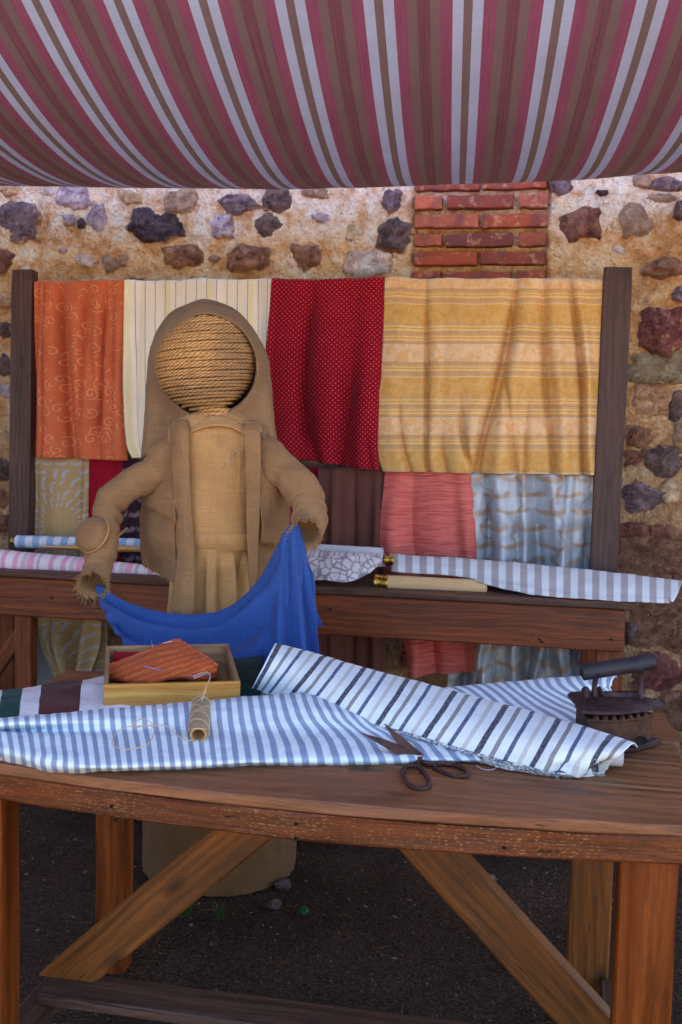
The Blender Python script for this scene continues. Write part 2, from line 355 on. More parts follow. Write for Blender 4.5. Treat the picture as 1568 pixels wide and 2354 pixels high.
def p_cream(g):
    u = g.add(g.sep(g.uv)[0], g.mul(g.noise(g.uv, .02, 2), 2.)); f = g.f('FRACT', g.f('DIVIDE', u, 23.5)); s = g.band(f, .5, .035)
    f2 = g.f('FRACT', g.f('DIVIDE', u, 94.)); col = g.mix(g.band(f2, .2, .06), lin((240, 228, 214)), lin((240, 224, 184)))
    return g.mix(g.mul(s, .8), col, lin((120, 96, 84)))
def dots(g, per=11., r=.13):
    p = g.v('MULTIPLY', g.uv, (1/per, 1/per, 1)); res = []
    for o in ((0, 0), (.5, .5)):
        x, y, _ = g.sep(g.v('ADD', p, (o[0], o[1], 0))); x = g.sub(g.f('FRACT', x), .5); y = g.sub(g.f('FRACT', y), .5)
        res.append(g.v('LENGTH', g.com(x, y, 0.)))
    return g.f('LESS_THAN', g.f('MINIMUM', *res), r)
def p_red(g): return g.mix(g.mul(dots(g), .8), lin((142, 2, 30)), lin((206, 104, 108)))
def p_gold(g):
    u, v, _ = g.sep(g.uv); f = g.mul(g.f('FRACT', g.f('DIVIDE', g.add(g.add(v, 105.), g.mul(g.noise(g.uv, .012, 2), 3.)), 167.)), 167.)
    dm = g.noise(g.uv, .045, 4, .6, 1.2); gold = g.mix(g.rng(dm, .42, .58), lin((212, 160, 86)), lin((218, 174, 110)))
    beige = g.mix(g.rng(dm, .42, .55), lin((226, 178, 124)), lin((232, 196, 156)))
    l = g.f('SINE', g.mul(f, 2*math.pi/7.6)); l2 = g.f('SINE', g.mul(f, 2*math.pi/23.))
    ln = g.mix(g.rng(l, -.1, .5), gold, g.mix(g.rng(l2, -.3, .3), lin((190, 158, 138)), lin((232, 198, 146))))
    # gold 0-40, lines 40-87, beige 87-127, lines 127-167
    c = g.mix(g.f('GREATER_THAN', f, 40.), gold, ln); c = g.mix(g.band(f, 107., 20.), c, beige); return c
def p_streak(g):
    n = g.noise(g.uv, 1., 3, .6, stretch=(.02, .5, 1)); return g.ramp(n, [(.3, lin((150, 58, 66))), (.44, lin((206, 100, 96))), (.64, lin((222, 124, 112)))])
def cresc(g, vec, sx, sy):
    x, y, _ = g.sep(vec); y = g.mul(y, sy); row = g.f('FLOOR', y); x = g.add(g.mul(x, sx), g.mul(row, .5)); x = g.sub(g.f('FRACT', x), .5); y = g.sub(g.f('FRACT', y), .5)
    d1 = g.v('LENGTH', g.com(x, g.mul(y, 1.3), 0.)); d2 = g.v('LENGTH', g.com(g.add(x, .06), g.mul(g.add(y, .26), 1.3), 0.))
    return g.mul(g.rng(d1, .46, .36), g.rng(d2, .34, .46))
def p_satin(g):
    wv = g.noise(g.uv, .012, 2); uv = g.v('ADD', g.uv, g.com(g.mul(wv, 60.), g.mul(wv, 30.))); k = cresc(g, uv, .012, .026)
    vein = g.band(g.f('FRACT', g.add(g.mul(g.sep(uv)[0], .013), g.mul(wv, 1.2))), .5, .05, .02)
    c = g.mix(g.rng(g.noise(g.uv, .02, 2), .35, .65), lin((150, 160, 174)), lin((192, 198, 210))); c = g.mix(g.mul(k, .85), c, lin((172, 140, 112))); return g.mix(g.mul(vein, .6), c, lin((150, 120, 98)))
def p_damask(g):
    x, y, _ = g.sep(g.uv); x = g.sub(x, 148.); y = g.sub(y, 150.); r = g.v('LENGTH', g.com(x, y, 0.)); a = g.f('ARCTAN2', x, y)
    k = cresc(g, g.com(g.mul(r, .03), g.add(a, g.mul(r, .004)), 0.), 1., 3.6); k = g.mul(k, g.f('GREATER_THAN', r, 40.))
    k2 = cresc(g, g.uv, .03, .05); k = g.mix(g.f('GREATER_THAN', r, 125.), g.com(k, k, k), g.com(k2, k2, k2))
    ar = g.mul(g.band(r, 52., 2.), g.f('GREATER_THAN', y, 0.))
    c = g.mix(g.mul(g.sep(k)[0], .8), lin((176, 146, 104)), lin((170, 172, 186))); return g.mix(g.mul(ar, .6), c, lin((170, 172, 186)))
def p_purple(g):
    k = cresc(g, g.v('ADD', g.uv, g.com(g.mul(g.noise(g.uv, .05, 2), 30.), 0., 0.)), .04, .03); return g.mix(g.mul(k, .8), lin((52, 30, 44)), lin((134, 110, 122)))
def p_tick(g):
    u = g.sep(g.uv)[0]; f = g.f('FRACT', u); e = g.noise(g.uv, 1., 2, stretch=(30., .4, 1)); s = g.band(f, .5, .24, .03)
    return g.mix(s, lin((228, 240, 248)), g.mix(g.rng(e, .35, .65), lin((132, 150, 184)), lin((160, 174, 200))))
def p_navy(g):
    u = g.sep(g.uv)[0]; f = g.f('FRACT', g.add(u, .12)); c = lin((230, 240, 246)); e = g.rng(g.noise(g.uv, 1., 3, stretch=(60., 25., 1)), .3, .6, .7, 1.)
    for q, hw, cc in ((.12, .055, (26, 30, 62)), (.37, .042, (132, 130, 132)), (.62, .04, (58, 68, 116)), (.87, .042, (200, 200, 198))): c = g.mix(g.mul(g.band(f, q, hw), e), c, lin(cc))
    return c
def stripes(per, ca, cb, duty=.25):
    def f_(g):
        f = g.f('FRACT', g.f('DIVIDE', g.sep(g.uv)[0], per)); return g.mix(g.band(f, .5, duty, .02), lin(ca), lin(cb))
    return f_
def p_pink(g):
    f = g.f('FRACT', g.f('DIVIDE', g.sep(g.uv)[0], 130.)); c = lin((226, 214, 224))
    for q, hw, cc in ((.1, .05, (222, 160, 192)), (.28, .05, (200, 184, 190)), (.42, .07, (226, 160, 190)), (.58, .03, (190, 176, 184)), (.85, .05, (214, 160, 186))): c = g.mix(g.band(f, q, hw, .008), c, lin(cc))
    return c
def p_lattice(g):
    e = g.vor(g.v('ADD', g.uv, g.com(g.mul(g.noise(g.uv, .1, 2), 8.), 0., 0.)), .055, 'DISTANCE_TO_EDGE')['Distance']; return g.mix(g.rng(e, .10, .04), lin((222, 214, 220)), lin((156, 144, 156)))
def p_wide(g):
    f = g.sep(g.uv)[0]; c = lin((224, 220, 226))
    for q, hw, cc in ((20, 24, (16, 62, 58)), (135, 47, (86, 44, 42)), (520, 112, (12, 46, 46))): c = g.mix(g.band(f, float(q), float(hw)), c, lin(cc))
    return c
def p_pad(g):
    f = g.f('FRACT', g.mul(g.sep(g.uv)[1], 7.)); f2 = g.f('FRACT', g.add(g.mul(g.sep(g.uv)[1], 7.), .5)); d = g.noise(g.uv, 1., 2, stretch=(40., 2., 1))
    c = g.mix(g.band(f2, .5, .035), lin((190, 88, 46)), lin((120, 68, 40))); return g.mix(g.mul(g.band(f, .5, .03), g.rng(d, .4, .5)), c, lin((220, 160, 112)))
def p_selv(g):
    n = g.noise(g.obj, 180., 2, .6); n2 = g.noise(g.uv, 1., 2, stretch=(3., 30., 1)); return g.ramp(g.add(g.mul(n, .7), g.mul(n2, .3)), [(.40, lin((84, 88, 108))), (.5, lin((170, 172, 184))), (.58, lin((228, 230, 236)))])
CMS = dict(awning=(p_awning, dict(trans=.07, weave=(500, 500), mott=.06)), orange=(p_swirl, {}), cream=(p_cream, dict(mott=.04)), red=(p_red, dict(mott=.14)), gold=(p_gold, dict(mott=.07)),
           coral=(p_streak, {}), satin=(p_satin, dict(rough=.32, spec=.6, mott=.05)), damask=(p_damask, dict(rough=.6)), purple=(p_purple, {}), tick=(p_tick, dict(mott=.07, spec=.05, rough=.95)),
           navy=(p_navy, dict(mott=.06, spec=.05, rough=.95)), brown=(plain((110, 70, 64)), {}), crimson=(plain((150, 12, 40)), {}), blue=(plain((52, 82, 146)), dict(mott=.16, sheen=.08)),
           bluestripe=(stripes(42, (214, 216, 230), (150, 172, 206)), {}), taupestripe=(stripes(33, (222, 226, 232), (176, 168, 172)), dict(mott=.05)), pink=(p_pink, dict(mott=.05)),
           lattice=(p_lattice, {}), beige=(plain((216, 176, 132)), dict(mott=.05)), wide=(p_wide, {}), pad=(p_pad, {}), selv=(p_selv, {}), white=(plain((214, 210, 220)), {}),
           grey=(plain((128, 126, 132)), {}), tan=(plain((190, 152, 104)), {}), twine=(plain((200, 172, 138)), {}), linen=(plain((158, 136, 110)), {}), scarlet=(plain((130, 14, 30)), {}), lilac=(plain((150, 140, 190)), {}))
for k, (fn, kw) in CMS.items(): M[k] = cloth_mat(k+'_cloth', fn, **kw)

# ================================================================== GROUND
def groundm():
    g = G('dark_sandy_gravel', .95, .1); o = g.obj
    a = g.noise(o, 1.6, 5, .6, off=False); b = g.noise(o, 160., 3, .7, off=False); v = g.vor(o, 170.)
    col = g.mix(g.rng(a, .3, .7), lin((54, 41, 33)), lin((82, 64, 53))); k = g.rng(g.sep(v['Color'])[0], 0., 1., .5, 1.5)
    col = g.mix(1., col, g.com(k, k, k), 'MULTIPLY')
    return g.out(col, g.bump(v['Distance'], 1., .004, g.bump(g.noise(o, 14., 4, off=False), .5, .02)))
M['ground'] = groundm()
def ground_z(x, y): return .012*fbm(x*3, y*3, 0, 4, 5)-.004
xs = np.concatenate([[-200, -60, -20, -8, -4], np.linspace(-3, 2, 140), [4, 8, 20, 60, 200]]); ys = np.concatenate([[-200, -60, -20, -6, -2, 0], np.linspace(1, 5, 120), [8, 20, 60, 200]])
XX, YY = np.meshgrid(xs, ys); ZZ = ground_z(XX, YY)*((abs(XX) < 5) & (YY > .5) & (YY < 6))
g_ = mk('ground', np.dstack([XX, YY, ZZ]).reshape(-1, 3), gridF(len(ys), len(xs)), M['ground'], M=Matrix.Identity(4)); tag(g_, kind='structure')
pv = G('pale_sand', .95, .1); M['sand'] = pv.out(pv.mix(pv.noise(pv.obj, 2., 5, off=False), lin((150, 124, 94)), lin((180, 152, 120))), pv.bump(pv.noise(pv.obj, 60., 4, off=False), .5, .01))
px2 = np.array([-200, -60, -20, -8, -4, -2, 0, 2, 4, 8, 20, 60, 200.]); py2 = np.array([-200, -60, -20, -8, -4, -2, -1, .1]); XX, YY = np.meshgrid(px2, py2); YY = YY+np.where(YY > 0, .15*np.sin(XX*1.3), 0)
tag(mk('bounce_sand', np.dstack([XX, YY, XX*0+.004]).reshape(-1, 3), gridF(8, 13), M['sand'], M=Matrix.Identity(4)), kind='structure')  # unseen pale ground added behind the camera to bounce warm light
mb = MB(); OCT = [(0, 2, 4), (2, 1, 4), (1, 3, 4), (3, 0, 4), (2, 0, 5), (1, 2, 5), (3, 1, 5), (0, 3, 5)]
for i in range(9000):
    x = random.uniform(-2.0, .9); y = random.uniform(1.6, 3.9); s = random.choice([.0015, .002, .0025, .003, .0045]) if i > 260 else random.uniform(.004, .010)
    r = [s*random.uniform(.6, 1.3) for _ in range(6)]; z = float(-.004)
    mb.add([(r[0], 0, 0), (-r[1], 0, 0), (0, r[2], 0), (0, -r[3], 0), (0, 0, r[4]*.7), (0, 0, -r[5]*.7)], OCT); mb.V[-1] += np.array([x, y, 0])
A = np.vstack(mb.V); cen = np.repeat(A.reshape(-1, 6, 3).mean(1), 6, 0); A[:, 2] += ground_z(cen[:, 0], cen[:, 1])+.001; mb.V = [A]
gr = G('gravel_grain', .9, .2); gc = gr.ramp(gr.noise(gr.obj, 90., 2), [(.35, lin((40, 31, 27))), (.5, lin((76, 60, 50))), (.65, lin((136, 114, 96)))]); M['grain'] = gr.out(gc)
tag(mb.build('gravel', M['grain'], smooth=False), kind='stuff')
sw = thing('added_shade_wall', (-4.3, 1.5, 0), 'plain dark stone wall added out of view on the left to shade the stall', 'wall')  # unseen wall added to block the left sky and give folds one-sided shade
gq = G('dark_side_stone', .9, .2); mm_ = gq.out(gq.ramp(gq.noise(gq.obj, 3., 6, .6), [(.35, lin((70, 54, 48))), (.65, lin((128, 104, 88)))]), gq.bump(gq.noise(gq.obj, 12., 5), .8, .03))
for i in range(9):
    hh_ = .36; beam('stone_course', (-4.3, -1.6, hh_*i+.18), (-4.3, 3.9, hh_*i+.18), hh_-.012, .4, mm_, sw, ch=.02, wob=.008)

# ================================================================== WALL
WY = 4.06
wall = thing('stone_wall', (-.6, WY, 0), 'old rubble stone wall bedded in ochre lime mortar behind the rack', 'wall')
BX0, BX1 = PY(952, 520, WY)[0]-.004, PY(1258, 520, WY)[0]+.004
xs = np.arange(-3.4, 1.9, .0095); zs = np.concatenate([np.arange(-.05, 2.4, .0095), np.arange(2.4, 3.05, .03)]); X, Z = np.meshgrid(xs, zs)
def blow(X, Z): return .014*fbm(X*4, Z*4, 0, 2, 11)
def bump_y(X, Z): return blow(X, Z)+.015*fbm(X*15, Z*15, 0, 4, 12)+.008*(.3-np.abs(fbm(X*9, Z*9, 0, 3, 17)))+.006*fbm(X*52, Z*52, 0, 2, 13)
edge = .013*fbm(X*22, Z*22, 0, 3, 3)
inb = sst(BX0-.006, BX0+.006, X+edge)*(1-sst(BX1-.006, BX1+.006, X+edge))
Yw = WY - bump_y(X, Z)*(1-inb*.75) + .034*inb
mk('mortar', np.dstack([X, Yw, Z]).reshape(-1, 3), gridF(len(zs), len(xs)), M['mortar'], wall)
tk = MB()   # solid body of the wall
def boxV(x0, x1, y0, y1, z0, z1): return [(x0, y0, z0), (x1, y0, z0), (x1, y1, z0), (x0, y1, z0), (x0, y0, z1), (x1, y0, z1), (x1, y1, z1), (x0, y1, z1)], [(0, 3, 2, 1), (4, 5, 6, 7), (0, 1, 5, 4), (1, 2, 6, 5), (2, 3, 7, 6), (3, 0, 4, 7)]
tk.add(*boxV(-3.4, 1.9, WY+.05, WY+.5, -.05, 3.04)); tk.build('core', M['joint'], wall, smooth=False)
def rock(x, z, w_, h_, mat, seed, proud=.018, rot=0., sq=2.6):
    rings, n = 8, 30; V = []; r_ = np.random.default_rng(seed); ph = r_.uniform(0, 9); wy = WY-float(blow(x, z)); tx, tz_ = r_.uniform(-.06, .06), r_.uniform(-.08, .05)
    nv = int(r_.integers(5, 8)); pa = np.sort((np.arange(nv)+r_.uniform(-.3, .3, nv))*2*math.pi/nv+ph); pts_ = []
    for a in pa:
        c, s = math.cos(a), math.sin(a); q0 = (abs(c)**4+abs(s)**4)**(-1/4)*r_.uniform(.92, 1.12); pts_.append((c*q0, s*q0))
    def poly(a):
        c, s = math.cos(a), math.sin(a)
        for (x0, y0), (x1, y1) in zip(pts_, pts_[1:]+pts_[:1]):
            ex_, ey_ = x1-x0, y1-y0; dt = c*ey_-s*ex_
            if abs(dt) < 1e-6: continue
            t = (x0*ey_-y0*ex_)/dt; m_ = (x0*s-y0*c)/dt
            if t > 0 and -1e-6 <= m_ <= 1+1e-6: return t
        return 1.
    for i in range(rings):
        q = [1.3, 1.13, 1.0, .90, .78, .56, .3, .0][i]; dy = [.05, .014, -.001, -.42*proud, -.72*proud, -.92*proud, -proud, -1.0*proud][i]
        for k in range(n):
            a = 2*math.pi*k/n; c, s = math.cos(a), math.sin(a); rr = poly(a) if sq < 4 else (abs(c)**6+abs(s)**6)**(-1/6)
            rr *= 1+.14*float(fbm(c*2.3+ph, s*2.3, seed*.37, 3, 2))+.10*float(vn(c*6+ph, s*6, seed, 4))
            px, pz = c*rr*w_/2*q, s*rr*h_/2*q; dn = .5*proud*float(fbm((px+seed)*24, pz*24, 0, 3, 8))*(i > 1)+ .5*proud*float(np.round(vn((px)*13+seed, pz*13, 0, 9)*2)/2)*(i > 2)+(tx*px+tz_*pz)*(i > 2)*1.6
            X_, Z_ = px*math.cos(rot)-pz*math.sin(rot), px*math.sin(rot)+pz*math.cos(rot)
            V.append((x+X_, wy+dy+dn, z+Z_))
    return mk('stone', V, gridF(rings, n, True), mat, wall, uv=[(k/n, [1.3, 1.13, 1.0, .90, .78, .56, .3, .0][i]) for i in range(rings) for k in range(n)])
SL = []
def zl(lst, ox, oy, s=.5):
    for x, y, w_, h_, k in lst: SL.append((ox+x*s, oy+y*s, w_*s, h_*s, k))
zl([(85, 235, 190, 165, 'p'), (20, 420, 90, 100, 'r'), (350, 110, 190, 110, 'l'), (600, 125, 120, 60, 't'), (830, 140, 150, 115, 'g'), (1100, 152, 170, 90, 'p'), (1272, 135, 120, 120, 'd'),
    (440, 225, 120, 130, 'l'), (320, 230, 70, 50, 'l'), (725, 258, 290, 135, 'k'), (1025, 260, 130, 110, 'l'), (1235, 252, 120, 110, 'd'), (845, 395, 180, 110, 'b'), (1145, 405, 205, 135, 'b'),
    (1405, 400, 135, 125, 'b'), (500, 430, 75, 85, 'g'), (565, 415, 50, 60, 'g'), (230, 85, 60, 60, 'w'), (60, 85, 120, 50, 't'), (1450, 100, 110, 55, 'g'), (25, 600, 60, 70, 'o'), (25, 735, 70, 90, 'd'),
    (20, 900, 70, 100, 'd'), (30, 1010, 60, 80, 'l'), (1480, 220, 90, 45, 'l'), (380, 245, 40, 50, 'k')], 0, 392)
zl([(230, 130, 105, 130, 'p'), (245, 300, 150, 145, 'd'), (125, 425, 215, 125, 'w'), (1010, 65, 90, 80, 'p'), (1110, 250, 160, 140, 'r'), (1355, 225, 150, 130, 'g'), (1385, 50, 80, 50, 'g'),
    (1510, 65, 140, 60, 'p'), (1480, 455, 150, 110, 'b'), (1555, 570, 65, 65, 'p'), (1470, 735, 185, 195, 'R'), (1455, 900, 240, 125, 'G'), (1440, 1055, 190, 115, 'o'), (1550, 1090, 70, 110, 'd'), (1560, 190, 50, 80, 'd'),
    (1200, 105, 60, 24, 'k'), (1490, 130, 130, 40, 'g')], 784, 392)
zl([(1360, 45, 120, 75, 'b'), (1475, 165, 140, 130, 'd'), (1345, 145, 90, 70, 'r'), (1380, 330, 170, 130, 'p'), (1510, 300, 80, 90, 't'), (1335, 475, 120, 60, 'r'), (1450, 482, 90, 50, 'r'), (1535, 490, 80, 60, 'b'),
    (1410, 600, 285, 170, 'B'), (1475, 890, 265, 235, 'B'), (1450, 1130, 240, 165, 'R'), (1525, 1300, 220, 150, 'B'), (1335, 945, 55, 90, 'd'), (1555, 740, 70, 110, 'r'), (1580, 20, 90, 120, 'g')], 784, 980)
zl([(20, 60, 60, 80, 't'), (25, 200, 60, 100, 'd'), (15, 330, 60, 90, 'b'), (25, 445, 60, 80, 'r'), (30, 900, 110, 110, 'r'), (20, 1030, 80, 90, 'b'), (260, 960, 120, 120, 'g'), (250, 1110, 130, 130, 'o')], 0, 980)
pl = []
for i, (x, y, w_, h_, k) in enumerate(SL):
    p = PY(x, y, WY); sc_ = WY/2450*1.02; pl.append((p[0], p[2], w_*sc_, h_*sc_))
    rock(p[0], p[2], w_*sc_*(1.2 if x > 1430 and y > 640 or x < 60 else 1.1), h_*sc_*(1.2 if x > 1430 and y > 640 or x < 60 else 1.1), M['s'+k], i*3+1, .024 if k in 'kpdbrR' else .018, random.uniform(-.12, .12), 2.4 if k not in 'GB' else 4)
xv0, xv1, zv0 = PY(60, 640, WY)[0], PY(1400, 640, WY)[0], PY(300, 640, WY)[2]
tries = 0; cnt = 0
while tries < 14000 and cnt < 250:
    tries += 1; x = random.uniform(-3.3, 1.8); z = random.uniform(.05, 2.55); w_ = random.uniform(.07, .24)*(1 if tries < 3000 else .45); h_ = w_*random.uniform(.5, .9)
    up_ = 1.86 < z < 2.24 and -2.25 < x < .55
    if up_: w_ *= .45; h_ *= .42
    if BX0-w_/2-.03 < x < BX1+w_/2+.03: continue
    gap = 1.12 if up_ else 1.0
    if any(abs(x-a) < (w_+c)/2*gap+.008 and abs(z-b) < (h_+d)/2*gap+(.008 if up_ else .002) for a, b, c, d in pl): continue
    if up_ and random.random() < .1: continue
    pl.append((x, z, w_, h_)); cnt += 1; rock(x, z, w_, h_, M['s'+random.choice('pdbbrgoBRGl' if not up_ else 'gwttgtlw')], 900+cnt, .02 if not up_ else .01, random.uniform(-.2, .2))
# brick pilaster
def brick(x0, x1, z0, z1):
    n = 5; V = []; yb = WY-.003-random.uniform(0, .010); s = random.random()*90; c = .004
    for q, dy in ((0, .045), (0, .0035), (1, 0)):
        for k in range(4*n):
            e, t = divmod(k, n); t /= n; fx, fz = [(t, 0), (1, t), (1-t, 1), (0, 1-t)][e]
            X_ = x0+(x1-x0)*fx; Z_ = z0+(z1-z0)*fz; X_ += (c if fx < .5 else -c)*q*(fx in (0, 1)); Z_ += (c if fz < .5 else -c)*q*(fz in (0, 1))
            V.append((X_+.003*float(vn(X_*40+s, Z_*40)), yb+dy+.0015*float(vn(X_*30, Z_*60+s)), Z_+.0034*float(vn(X_*40, Z_*40+s))))
    F = gridF(3, 4*n, True)+[tuple(range(8*n, 12*n))]
    mk('brick', V, F, M['brick'], wall, smooth=False)
pitch = (PY(950, 437, WY)[2]-PY(950, 610, WY)[2])/4; ztop = PY(955, 434, WY)[2]
Wb = BX1-BX0
for r_ in range(-9, 27):
    z1 = ztop+.042-pitch*0-r_*pitch; z0 = z1-pitch*.68
    if z0 < .02: break
    cuts = [(.01, .487), (.513, .985)] if r_ % 2 == 0 else [(.01, .215), (.255, .745), (.785, .985)]
    for a, b in cuts: brick(BX0+Wb*a+random.uniform(-.002, .002), BX0+Wb*b+random.uniform(-.002, .002), z0+random.uniform(-.002, .002), z1+random.uniform(-.002, .002))

# ================================================================== AWNING
rA, rB = ray(784, 0), ray(784, 424); t1, t2 = rA[2]/rA[1], rB[2]/rB[1]
Y2 = 3.45; Y1 = Y2*.635; z1, z2 = CAMH+t1*Y1, CAMH+t2*Y2
D = z1-z2; a_ = t2/2; ym = (D*Y2+a_*(Y2-Y1)*(Y1+Y2)*1.0)/(D+2*a_*(Y2-Y1)); kk = a_/(Y2-ym); zm = z2-kk*(Y2-ym)**2
per = 203/2450*(Y1*math.cos(R(4.6))+(z1-CAMH)*math.sin(R(4.6)))*.965
aw = thing('striped_awning', (-.6, 2.4, 2.0), 'mauve, taupe and white striped cloth awning sagging overhead', 'awning')
ang = R(5.1); pp = PY(1077, 0, Y1)
Yg = np.linspace(.75, 3.66, 120); Xg = np.linspace(-3.6, 2.3, 150); AX, AY = np.meshgrid(Xg, Yg)
AZ = zm+kk*(AY-ym)**2 + .015*(AX+.6)**2 - .012*np.exp(-((AX+.9)/.9)**2) + .005*fbm(AX*2.5, AY*1.2, 0, 2, 4)+.0022*fbm(AX*11, AY*3, 0, 3, 6)
px_ = PY(755, 375, 3.35); AZ += .006*np.exp(-(((AX-px_[0])/.04)**2+((AY-px_[1])/.12)**2))
U_ = ((AX-pp[0])*math.cos(ang)+(AY-pp[1])*math.sin(ang))/per; V_ = AY
o = mk('canopy_cloth', np.dstack([AX, AY, AZ]).reshape(-1, 3), gridF(120, 150), M['awning'], aw, uv=np.dstack([U_, V_]).reshape(-1, 2), thick=.0012)
for yy in (.75, 3.66):
    zz = zm+kk*(yy-ym)**2+.04
    beam('awning_bar', (-3.6, yy, zz), (2.3, yy, zz), .04, .04, M['wood_post'], aw)
    for xx in (-3.55, 2.25):
        beam('awning_pole', (xx, yy+.03, 0), (xx, yy+.03, zz+.05), .05, .05, M['wood_post'], aw, up=(0, 1, 0))

# ================================================================== RACK
RY = 3.80
rack = thing('textile_rack', (-.85, RY, 0), 'tall dark wooden rack with two posts holding cloth lengths against the wall', 'rack')
def post(xt, yt, xb, yb, wpx):
    a, b = PY(xt, yt, RY-.03), PY(xb, yb, RY-.03); s = (a-b)/(a[2]-b[2]); b0 = b-s*b[2]; beam('post', b0, a, wpx, .06, M['wood_post'], rack, up=(1, 0, 0))
post(58, 622, 50, 1230, .083); post(1420, 617, 1387, 1310, .094)
xl, xr = PY(58, 640, RY)[0], PY(1420, 640, RY)[0]
ru, rl = PY(784, 652, RY)[2], PY(784, 1082, RY)[2]
beam('rail', (xl, RY+.0, ru-.012), (xr, RY+.0, ru-.012), .03, .024, M['wood_back'], rack); beam('rail', (xl, RY+.04, rl-.012), (xr, RY+.04, rl-.012), .03, .024, M['wood_back'], rack)

def hang(name, L, Rt, mat, folds, Yb, label, cat='fabric', amp=1., wrk=.004, back=.25, nr=90, nc=110, hem=None, base=.0):
    base += .026
    rows = 13; ctrl = []; Ls = cr1(np.array(L, float), rows); Rs = cr1(np.array(Rt, float), rows); m = 9
    u0 = Ls[0][0]
    for i in range(rows):
        row = []
        for j in range(m):
            t = j/(m-1); x = Ls[i][0]*(1-t)+Rs[i][0]*t; y = Ls[i][1]*(1-t)+Rs[i][1]*t
            p = PY(x, y, Yb); uu = L[0][0]+(Rt[0][0]-L[0][0])*t
            row.append((p[0], p[1], p[2], uu, y-L[0][1]))
        ctrl.append(row)
    S = surf(np.array(ctrl), nr, nc); P = S[..., :3]; UV = S[..., 3:]
    u = np.linspace(0, 1, nc)[None, :]; v = np.linspace(0, 1, nr)[:, None]; d = np.zeros((nr, nc))+base
    for (ua, ub, w_, a, *k) in folds:
        va, vb = (k+[0, 1])[:2] if k else (0, 1)
        uc = ua+(ub-ua)*v+.008*np.sin(v*7+ua*20); env = sst(va-.02, va+.25, v)*(1-sst(vb-.05, vb+.15, v)) if k else .3+.7*sst(0, .4, v)
        x = (u-uc)/w_; d = d+a*(1.9*np.exp(-np.abs(x)**2.4) if a > 0 else 1.9*np.exp(-np.abs(x)**1.35))*amp*env
    d = d+wrk*fbm(P[..., 0]*14, P[..., 2]*7, 0, 3, len(name)*7+int(L[0][0]))
    lim = -.012-(.02*v if Yb > RY else .006*v)+0*d; d = np.where(d < lim, lim+(d-lim)*.12, d); P[..., 1] -= d; P[..., 0] += .3*d*0
    if hem is not None: P[..., 2] += hem(u, v)
    P[..., 2] += .007*fbm(P[..., 0]*11, 0, 0, 3, 40)*(1-v)**6
    top = P[0].copy(); tu = UV[0].copy(); extra = []; eu = []
    for dy, dz, dv in ((.034, -back, -back*600), (.034, -.01, -12), (.026, .004, -8), (.012, .008, -4)):
        q = top.copy(); q[:, 1] = q[:, 1]*.3+(Yb)*.7+dy; q[:, 2] += dz; extra.append(q); e = tu.copy(); e[:, 1] += dv; eu.append(e)
    P = np.concatenate([np.array(extra), P]); UV = np.concatenate([np.array(eu), UV])
    o = mk(name, P.reshape(-1, 3), gridF(nr+4, nc), mat, uv=UV.reshape(-1, 2), thick=.0015)
    return tag(o, label, cat)
YF = RY-.022
hang('hanging_fabric', [(85, 650), (82, 850), (80, 1050)], [(293, 649), (295, 850), (300, 1058)], M['orange'],
     [(.03, .0, .03, -.02), (.19, .2, .10, .016), (.275, .42, .035, -.045), (.10, .10, .025, -.014), (.45, .60, .10, .018), (.57, .52, .03, -.018, 0, .7), (.70, .82, .09, .016), (.80, .70, .03, -.026, 0, .8), (.93, .93, .05, .014)], YF, 'orange hanging fabric with pale scrollwork beside the left post')
hang('hanging_fabric', [(293, 649), (294, 850), (300, 1000), (312, 1052)], [(632, 647), (628, 850), (622, 1000), (618, 1050)], M['cream'],
     [(.0, .01, .02, .018), (.10, .03, .03, -.012), (.30, .32, .03, .008), (.62, .6, .03, .01), (.9, .92, .03, -.012), (.97, .97, .03, .016)], YF, 'cream fabric with thin dark vertical lines hanging behind the burlap figure', amp=.8, wrk=.002)
hang('hanging_fabric', [(630, 646), (617, 850), (628, 960), (636, 1048)], [(886, 644), (880, 860), (872, 1000), (875, 1080)], M['red'],
     [(.36, .30, .035, -.032, 0, .75), (.20, .12, .12, .012), (.52, .50, .14, .018), (.80, .62, .05, -.020, .25, 1), (.88, .84, .09, .014), (.2, .42, .04, -.014, .45, 1), (.0, .0, .03, .01), (.95, .97, .04, .010, .5, 1)], YF-.006, 'deep red fabric with tiny pink dots hanging behind the right sleeve')
hang('hanging_fabric', [(887, 645), (883, 780), (873, 950), (872, 1040), (884, 1083)], [(1386, 646), (1383, 800), (1376, 950), (1364, 1091)], M['gold'],
     [(.195, .22, .010, -.020), (.235, .25, .03, .008), (.605, .44, .016, -.042), (.66, .54, .045, .020), (.52, .38, .06, .008), (.715, .80, .014, -.022), (.77, .86, .03, .014), (.855, .96, .012, -.026), (.885, .99, .02, .018), (.35, .33, .08, .010), (.09, .05, .07, .010), (.08, .12, .014, -.014, .4, 1), (.50, .64, .016, -.018, .3, 1), (.33, .42, .014, -.022, .45, 1), (.44, .42, .03, .012, .5, 1), (.70, .66, .012, -.014, .5, 1), (.28, .30, .02, -.012, .55, 1)], YF, 'golden yellow fabric with banded beige stripes hanging beside the right post', amp=1.0, wrk=.005, nc=200, nr=110)
YL = RY+.018
def lower(L, Rt, mat, folds, label, **k): return hang('hanging_fabric', L, Rt, M[mat], folds, YL, label, **k)
lower([(80, 1052), (78, 1240), (76, 1300)], [(213, 1054), (212, 1240), (212, 1300)], 'damask', [(.5, .45, .2, .012), (.95, .9, .06, .014), (.1, .1, .06, -.01)], 'tan damask fabric with pale leaf fronds below the orange cloth')
